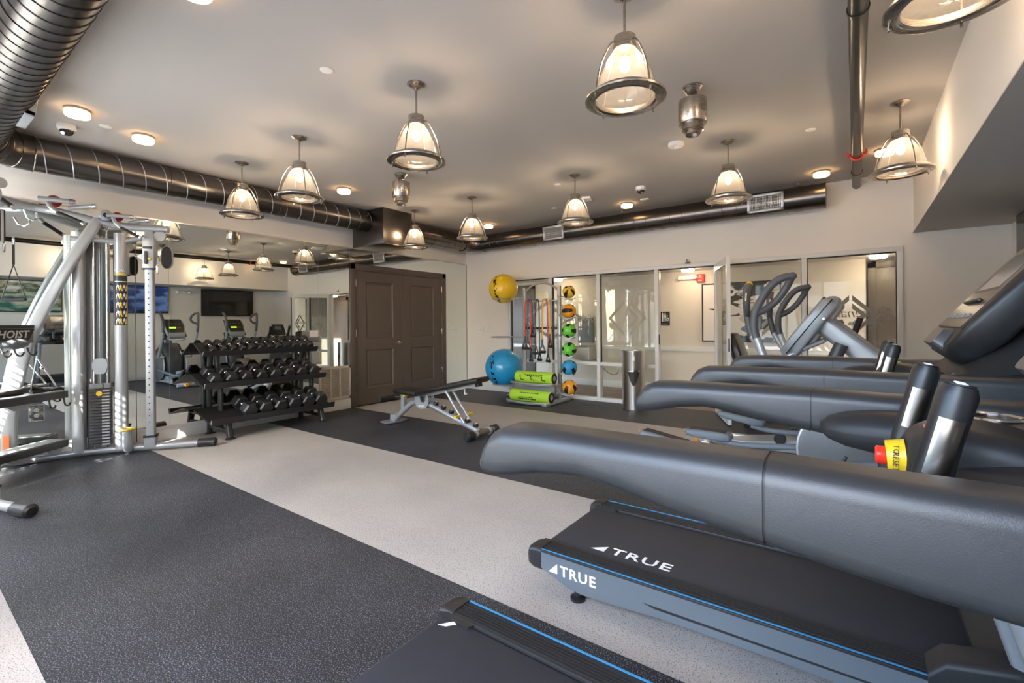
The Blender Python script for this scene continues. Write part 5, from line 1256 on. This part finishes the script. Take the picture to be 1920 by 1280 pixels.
        for q in (-1, 1):
            c0 = g0+gd*.035; rings = []
            for zz in (0, .075):
                c = c0+gd*zz
                rings.append([c+(gy*math.sin(a)*q+gx*math.cos(a))*.0222 for a in [PI/2-.62+1.24*i/8 for i in range(9)]]+[c+(gy*math.sin(a)*q+gx*math.cos(a))*.0205 for a in [PI/2+.62-1.24*i/8 for i in range(9)]])
            O('pulse_plate', MB().loft(rings), M('pulse_metal', (.42, .375, .335), .26, 1.0), gr)
    O('motor_hood', MB().loft([[(x, a, z+b) for a, b in rrect(w, h, .06, 4)] for (x, z, w, h) in ((1.55, .165, .60, .09), (1.62, .19, .64, .20), (1.80, .20, .66, .26), (2.02, .18, .62, .22), (2.08, .16, .52, .14))]), hood_m)
    # dash, neck, console
    O('dash', MB().loft([[(x, a, z+b) for a, b in rrect(w, h, .04, 4)] for (x, z, w, h) in ((1.36, 1.02, .20, .05), (1.42, 1.022, .36, .075), (1.52, 1.022, .62, .10), (1.66, 1.035, .66, .13), (1.80, 1.03, .64, .17), (1.92, 1.0, .56, .16), (1.98, .98, .44, .10))]), hood_m, sharp=50)
    O('neck', MB().loft([[(x+b, a, z) for a, b in rrect(w, d, .05, 4)] for (z, x, w, d) in ((1.04, 1.70, .62, .46), (1.09, 1.715, .56, .41), (1.14, 1.735, .50, .35), (1.20, 1.765, .44, .28), (1.27, 1.785, .37, .21), (1.33, 1.79, .30, .15), (1.38, 1.785, .22, .09), (1.40, 1.78, .14, .05))]), hood_m, sharp=50)
    p0, p1 = Vector((1.497, 0, 1.205)), Vector((1.742, 0, 1.510)); d = (p1-p0).normalized(); n = Vector((-d.z, 0, d.x)); L = (p1-p0).length
    def cs(u, w, th, off=0): return [p0+d*u+Vector((0, a, 0))+n*(b-.0-th/2-off) for a, b in rrect(w, th, .022, 3)]
    co = O('console', MB().loft([cs(-.055, .36, .05, .030), cs(-.03, .44, .085, .012), cs(.06, .52, .105), cs(.25, .53, .10), cs(L-.03, .49, .09), cs(L+.004, .44, .06, .01), cs(L+.012, .36, .03, .02)]), black_m, sharp=50)
    O('console_face', MB().loft([[p0+d*u+Vector((0, a, 0))+n*h for u, a in ((.03, -.235), (.03, .235), (.30, .24), (.375, .20), (.375, -.20), (.30, -.24))] for h in (-.004, .0025)]), panel_m, co)
    O('screen', MB().loft([[p0+d*u+Vector((0, a, 0))+n*h for u, a in ((.19, -.155), (.19, .155), (.335, .155), (.335, -.155))] for h in (.0028, .004)]), M('console_screen', (.35, .36, .37), .08, .6), co)
    O('screen_frame', MB().loft([[p0+d*u+Vector((0, a, 0))+n*h for u, a in ((.18, -.165), (.18, .165), (.345, .165), (.345, -.165))] for h in (.0022, .0032)]), black_m, co)
    for k in range(5):
        O('key', MB().box(p0+d*.075+Vector((0, -.16+.08*k, 0))+n*.004, (.018, .05, .003), .001, frame_mt((0, 0, 0), d, (0, 1, 0))), grey_pl, co)
    O('ledge', MB().box(p0+d*.135+n*.008, (.012, .26, .012), .004, frame_mt((0, 0, 0), d, (0, 1, 0))), black_m, co)
    O('stop_bar', MB().loft([[(1.475+b*.7, a, zc+b) for a, b in rrect(w, h, .014, 3)] for (zc, w, h) in ((1.20, .22, .05),)] + [[(1.51+b*.7, a, 1.185+b) for a, b in rrect(.26, .075, .02, 3)]]), M('stop_bar_grey', (.10, .10, .105), .3, .4), co)
    O('mast', MB().tube([(1.86, 0, .92), (1.87, 0, 1.12), (1.83, 0, 1.28), (1.75, 0, 1.36)], [.075, .062, .055, .045], 18), black_m)
    # control pod with keys and the stop button
    pod = O('control_pod', MB().loft([[(x, a, z+b) for a, b in rrect(w, h, .03, 4)] for (x, z, w, h) in ((1.312, 1.035, .08, .045), (1.325, 1.042, .13, .07), (1.37, 1.056, .18, .085), (1.44, 1.05, .20, .075), (1.50, 1.04, .2, .06))]), hood_m, sharp=50)
    O('red_key', MB().sphere((1.350, -.032, 1.090), .026, 16, 8, (.55, 1, .20)), M('red_key', (.70, .06, .05), .4), pod)
    O('green_key', MB().sphere((1.378, .035, 1.097), .024, 16, 8, (.55, 1, .18)), M('green_key', (.28, .55, .15), .4), pod)
    O('stop_collar', MB().tube([(1.316, -.02, 1.038), (1.292, -.02, 1.036)], [.027, .024], 24), yellow_m, pod)
    O('stop_button', MB().tube([(1.293, -.02, 1.036), (1.289, -.02, 1.036), (1.280, -.02, 1.036), (1.278, -.02, 1.036)], [.013, .0145, .0145, .012], 20), red_m, pod)
    O('lettering', text_mb('TO', .010, frame_mt((1.300, -.046, 1.060), (0, 0, -1), (1, 0, 0)), .0003), print_k, pod)
    O('lettering', text_mb('RESET', .011, frame_mt((1.299, -.0472, 1.049), (0, 0, -1), (1, 0, 0)), .0003), print_k, pod)
    O('safety_cord', MB().tube(spl([(1.24, .0, 1.02), (1.225, .01, .985), (1.235, .02, .95), (1.26, .03, .935)]), .003, 6), black_m, pod)
    O('cable', MB().tube(spl([(1.40, -.19, 1.005), (1.47, -.21, 1.065), (1.56, -.20, 1.105), (1.66, -.18, 1.11)]), .005, 6), black_m)
    return t
make_treadmill((4.92, -4.70, 0), 'treadmill with white lettering on its belt and side, second nearest the camera', True)
make_treadmill((4.92, -5.94, 0), 'treadmill nearest the camera, its belt cut off by the bottom edge', False)
# ------------------------------------------------------------------ ellipticals
eh_m = M('elliptical_housing', (.055, .055, .058), .4)
es_m = M('elliptical_silver', (.50, .52, .54), .35, .5)
ec_m = M('elliptical_console_back', (.33, .345, .365), .38, .3)
def make_elliptical(yc, dx, label):
    t = thing('elliptical_trainer', label, 'elliptical', (5.5, yc, 0), 0, 'elliptical trainers in the row')
    def O(name, mb, mat, parent=None, **k): return obj(name, mb, mat, parent or t, **k)
    V = lambda x, y, z: Vector((x, yc+y, z))
    def bx_(a, b, bev=.01): return MB().b2((a[0], yc+a[1], a[2]), (b[0], yc+b[1], b[2]), bev)
    for s in (-1, 1):
        r = O('base_rail', bx_((4.86, s*.13-.035, .035), (6.30, s*.13+.035, .095), .015), es_m)
        O('rail_cap', MB().tube([V(4.865, s*.13, .065), V(4.85, s*.13, .065), V(4.825, s*.13, .065)], [.045, .047, .030], 18), orange_m, r)
    O('rear_stabiliser', bx_((4.92, -.27, .02), (5.0, .27, .07), .012), es_m)
    O('front_stabiliser', bx_((6.52, -.29, .01), (6.62, .29, .07), .012), es_m)
    for s in (-1, 1): O('floor_pad', MB().lathe([(.035, 0), (.035, .018), (.02, .024), (.001, .024)], (4.96, yc+s*.24, 0), 16), rubber_m)
    O('ramp', MB().prism([(5.15, .075), (6.05, .20), (6.05, .11), (5.15, .06)], yc-.16, yc+.16), es_m)
    O('housing', MB().loft([[V(x, a, z+b) for a, b in rrect(w, h, .10, 5)] for (x, z, w, h) in ((5.86, .38, .22, .34), (5.93, .43, .34, .60), (6.15, .47, .40, .84), (6.42, .42, .40, .76), (6.60, .33, .34, .54), (6.66, .28, .22, .38))]), eh_m, sharp=50)
    for s in (-1, 1):
        cv = O('crank_cover', MB().tube([V(6.14, s*.19, .40), V(6.14, s*.225, .40), V(6.14, s*.235, .40)], [.285, .285, .26], 40), M('crank_graphite', (.17, .175, .18), .38, .3)); O('cover_rim', MB().torus(V(6.14, s*.21, .40), .286, .012, 48, 8, Matrix.Rotation(PI/2, 4, 'X')), es_m, cv)
    O('mast', MB().loft([[V(x, a, z)+Vector((b*.6, 0, b*.8)) for a, b in rrect(.15, .13, .03, 3)] for (x, z) in ((6.48, .80), (6.25, 1.0), (5.93, 1.285))]), silverl_m)
    O('neck_cover', MB().loft([[V(x, a, z) for a, z in [(q[0], zc+q[1]) for q in rrect(w, h, .04, 3)]] for (x, zc, w, h) in ((6.55, .78, .20, .14), (6.38, .87, .20, .16), (6.30, .93, .17, .12))]), eh_m)
    # console slab
    p0, p1 = V(5.735, 0, 1.045), V(6.03, 0, 1.45); d = (p1-p0).normalized(); n = Vector((d.z, 0, -d.x)); L = (p1-p0).length
    def cs(u, w, th, off=0): return [p0+d*u+Vector((0, a, 0))+n*(b+th/2+off) for a, b in rrect(w, th, .016, 3)]
    co = O('console', MB().loft([cs(-.01, .26, .05, .03), cs(.01, .31, .10, .005), cs(.08, .36, .11), cs(.30, .40, .105), cs(L-.07, .38, .10), cs(L-.02, .33, .07, .025), cs(L+.0, .26, .03, .05)]), ec_m, sharp=50)
    O('console_face', MB().loft([[p0+d*u+Vector((0, a, 0))-n*h for u, a in ((.10, -.15), (.10, .15), (.30, .175), (L-.04, .15), (L-.04, -.15), (.30, -.175))] for h in (-.004, .003)]), black_m, co)
    for k in range(4): O('key', MB().box(p0+d*.34+Vector((0, -.10+.066*k, 0))-n*.005, (.012, .03, .003), .001, frame_mt((0, 0, 0), d, (0, 1, 0))), grey_pl, co)
    O('display', MB().loft([[p0+d*u+Vector((0, a, 0))-n*h for u, a in ((.21, -.11), (.21, .02), (.25, .02), (.25, -.11))] for h in (.002, .005)]), emitter('elliptical_display', (.45, 1, .05), 1.2) if 'elliptical_display' not in MATS else MATS['elliptical_display'], co)
    O('red_display', MB().loft([[p0+d*u+Vector((0, a, 0))-n*h for u, a in ((.215, .04), (.215, .11), (.235, .11), (.235, .04))] for h in (.002, .005)]), red_m, co)
    O('console_seam', MB().loft([cs(u, .404, .006, .045) for u in (.02, L-.03)]), print_k, co)
    for (u, w) in ((.12, .052), (.34, .056)):
        for s in (-1, 1): O('screw', MB().cyl(p0+d*u+n*.085+Vector((0, s*(.170 if u < .2 else .199), 0)), p0+d*u+n*.085+Vector((0, s*(.182 if u < .2 else .206), 0)), .008, 10), chrome_m, co)
    # fixed handlebar in front of the console
    O('fixed_bar', MB().tube(spl([V(6.0, -.10, 1.12), V(5.86, -.15, 1.05), V(5.74, -.15, .985), V(5.68, -.07, .96), V(5.67, 0, .955), V(5.68, .07, .96), V(5.74, .15, .985), V(5.86, .15, 1.05), V(6.0, .10, 1.12)], 5), .015, 10), silverl_m)
    # moving arms
    for s in (-1, 1):
        def h(x, z, y=0):
            
            if s > 0:
                if z > 1.14: x = 5.62+(x-5.62)*.30
                x -= .20*(z-.45)/1.1
            return V(x, s*(.30+y*(1 if s < 0 else 3)), z)
        O('arm_tube', MB().tube(spl([h(5.90, .60), h(5.83, .70), h(5.70, .92), h(5.645, 1.07), h(5.622, 1.14)], 4), [.026]*17, 12), silverl_m)
        gr = O('arm_grip', MB().tube(spl([h(5.622, 1.135), h(5.607, 1.22), h(5.615, 1.315), h(5.655, 1.41), h(5.715, 1.50), h(5.775, 1.545), h(5.835, 1.555, -.01)], 4), .0255, 12), dgrey_pl)
        O('grip_loop', MB().tube(spl([h(5.832, 1.553, -.01), h(5.805, 1.495, -.035), h(5.75, 1.41, -.045), h(5.685, 1.345, -.03), h(5.622, 1.31)], 4), [.024]*17, 12), dgrey_pl, gr)
        O('pulse_plate', MB().tube([h(5.800, 1.478, -.06), h(5.758, 1.415, -.066)], .0075, 8), chrome_m, gr)
        O('grip_tip', MB().sphere(h(5.838, 1.556, -.01), .0265, 14, 8), yellow_m if s > 0 else dgrey_pl, gr)
        O('arm_pivot', MB().cyl(V(5.90, s*.20, .60), V(5.90, s*.33, .60), .032, 18), es_m)
    # pedals and their links
    for s in (-1, 1):
        y = s*.17
        (rx, rz), (fx, fz) = ((4.735+dx, .355), (5.16+dx, .285)) if s < 0 else ((5.0+dx*.6, .335), (5.37+dx*.6, .325))
        pd = Vector((fx-rx, 0, fz-rz)); L_p = pd.length; pd.normalize(); pn = Vector((-pd.z, 0, pd.x))
        def sec(u, w, th): return [V(rx, y, rz)+pd*u+Vector((0, a, 0))+pn*b for a, b in rrect(w, th, .02, 3)]
        p = O('pedal', MB().loft([sec(0, .06, .02), sec(.025, .13, .05), sec(.10, .16, .065), sec(L_p-.08, .15, .07), sec(L_p-.02, .12, .06), sec(L_p, .07, .03)]), M('pedal_blue_grey', (.15, .18, .215), .5))
        O('pedal_tread', MB().loft([[V(rx, y, rz)+pd*u+Vector((0, a, 0))+pn*hh for u, a in ((.04, -.045), (.04, .045), (L_p-.05, .05), (L_p-.05, -.05))] for hh in (.028, .036)]), rubber_m, p)
        O('pedal_tip', MB().sphere(V(rx+.004, y, rz), .020, 12, 8, (.8, 1.4, .8)), orange_m, p)
        O('pedal_link', MB().tube(spl([V(fx-.12, y, fz-.03), V(fx+.05, y+s*.02, fz-.055), V(fx+.35, y+s*.045, fz-.035), V(6.05, s*.255, .32), V(6.28, s*.255, .36)], 4), .024, 10), M('pedal_blue_grey'))
        O('link_wheel', MB().cyl(V(fx+.12, y-.02, .16), V(fx+.12, y+.02, .16), .05, 20), black_m)
    O('bottle_holder', MB().cyl(V(6.05, -.14, .98), V(6.10, -.14, 1.1), .04, 18), eh_m)
    return t
make_elliptical(-3.0, 0, 'silver elliptical trainer next to the treadmills')
make_elliptical(-1.75, .32, 'silver elliptical trainer between the other elliptical and the recumbent bike')
# ------------------------------------------------------------------ recumbent bike
bk = thing('recumbent_bike', 'black recumbent exercise bike nearest the glass partition', 'exercise bike', (5.6, -.58, 0))
yb = -.58
def BO(name, mb, mat, parent=None, **k): return obj(name, mb, mat, parent or bk, **k)
VB = lambda x, y, z: Vector((x, yb+y, z))
BO('base_rail', MB().b2((5.10, yb-.06, .05), (6.55, yb+.06, .15), .02), dgrey_pl)
BO('rear_foot', MB().b2((5.10, yb-.22, .0), (5.20, yb+.26, .08), .015), black_m)
BO('front_foot', MB().b2((6.45, yb-.26, .0), (6.55, yb+.26, .08), .015), black_m)
BO('seat_post', MB().loft([[VB(x+b, a, z) for a, b in rrect(.14, .12, .02, 3)] for (x, z) in ((5.22, .14), (5.20, .46))]), dgrey_pl)
BO('seat', MB().loft([[VB(x, a, z+b) for a, b in rrect(w, h, .03, 4)] for (x, z, w, h) in ((5.04, .50, .34, .05), (5.08, .51, .42, .09), (5.28, .51, .42, .09), (5.46, .50, .34, .08), (5.50, .49, .24, .04))]), vinyl_m)
bp = BO('backrest', MB().loft([[VB(x+b, a, z) for a, b in rrect(w, h, .03, 4)] for (z, x, w, h) in ((.60, 5.09, .30, .06), (.63, 5.085, .40, .09), (.85, 5.03, .44, .10), (1.04, 4.975, .42, .09), (1.105, 4.955, .32, .06), (1.12, 4.95, .2, .03))]), vinyl_m)
BO('backrest_shell', MB().loft([[VB(x+b, a, z) for a, b in rrect(w, h, .012, 3)] for (z, x, w, h) in ((.60, 5.035, .26, .03), (.85, 4.972, .40, .03), (1.08, 4.91, .36, .03))]), dgrey_pl, bp)
for s in (-1, 1): BO('side_grip', MB().tube(spl([VB(5.15, s*.20, .46), VB(5.30, s*.29, .50), VB(5.42, s*.29, .58), VB(5.45, s*.29, .70)]), .017, 10), rubber_m)
BO('drive_housing', MB().loft([[VB(x, a, z+b) for a, b in rrect(w, h, .10, 5)] for (x, z, w, h) in ((5.72, .34, .16, .34), (5.80, .37, .24, .52), (6.05, .38, .26, .58), (6.35, .34, .24, .50), (6.48, .28, .18, .34))]), eh_m, sharp=50)
for s in (-1, 1):
    BO('crank', MB().box(VB(5.95+s*.06, s*.16, .36+s*.06), (.20, .02, .035), .006, (0, -s*.7, 0)), chrome_m)
    BO('pedal', MB().box(VB(5.95+s*.13, s*.22, .36+s*.12), (.11, .10, .035), .008), black_m)
BO('console_mast', MB().tube([VB(6.30, 0, .55), VB(6.28, 0, .85), VB(6.20, 0, 1.05)], [.06, .05, .04], 16), black_m)
p0, p1 = VB(6.10, 0, 1.02), VB(6.19, 0, 1.30); d = (p1-p0).normalized(); n = Vector((d.z, 0, -d.x)); L = .29
co = BO('console', MB().loft([[p0+d*u+Vector((0, a, 0))+n*(b+.03) for a, b in rrect(w, .06, .02, 3)] for (u, w) in ((0, .34), (.04, .40), (.25, .34), (L, .30))]), black_m)
BO('screen', MB().loft([[p0+d*u+Vector((0, a, 0))-n*h for u, a in ((.14, -.09), (.14, .09), (.24, .085), (.24, -.085))] for h in (.001, .004)]), M('console_screen'), co)
for s in (-1, 1):
    g = BO('console_grip', MB().tube([VB(6.12, s*.235, .92), VB(6.10, s*.245, 1.03), VB(6.03, s*.25, 1.25)], [.022, .030, .030], 14), black_m)
    BO('grip_end', MB().cyl(VB(6.032, s*.25, 1.245), VB(6.026, s*.25, 1.265), .031, 14), grey_pl, g)
    BO('grip_bracket', MB().tube([VB(6.20, 0, .98), VB(6.13, s*.235, .93)], .018, 10), black_m, g)
    BO('grip_pod', MB().sphere(VB(6.14, s*.245, 1.00), .055, 16, 10, (.8, .7, 1.2)), black_m, g)
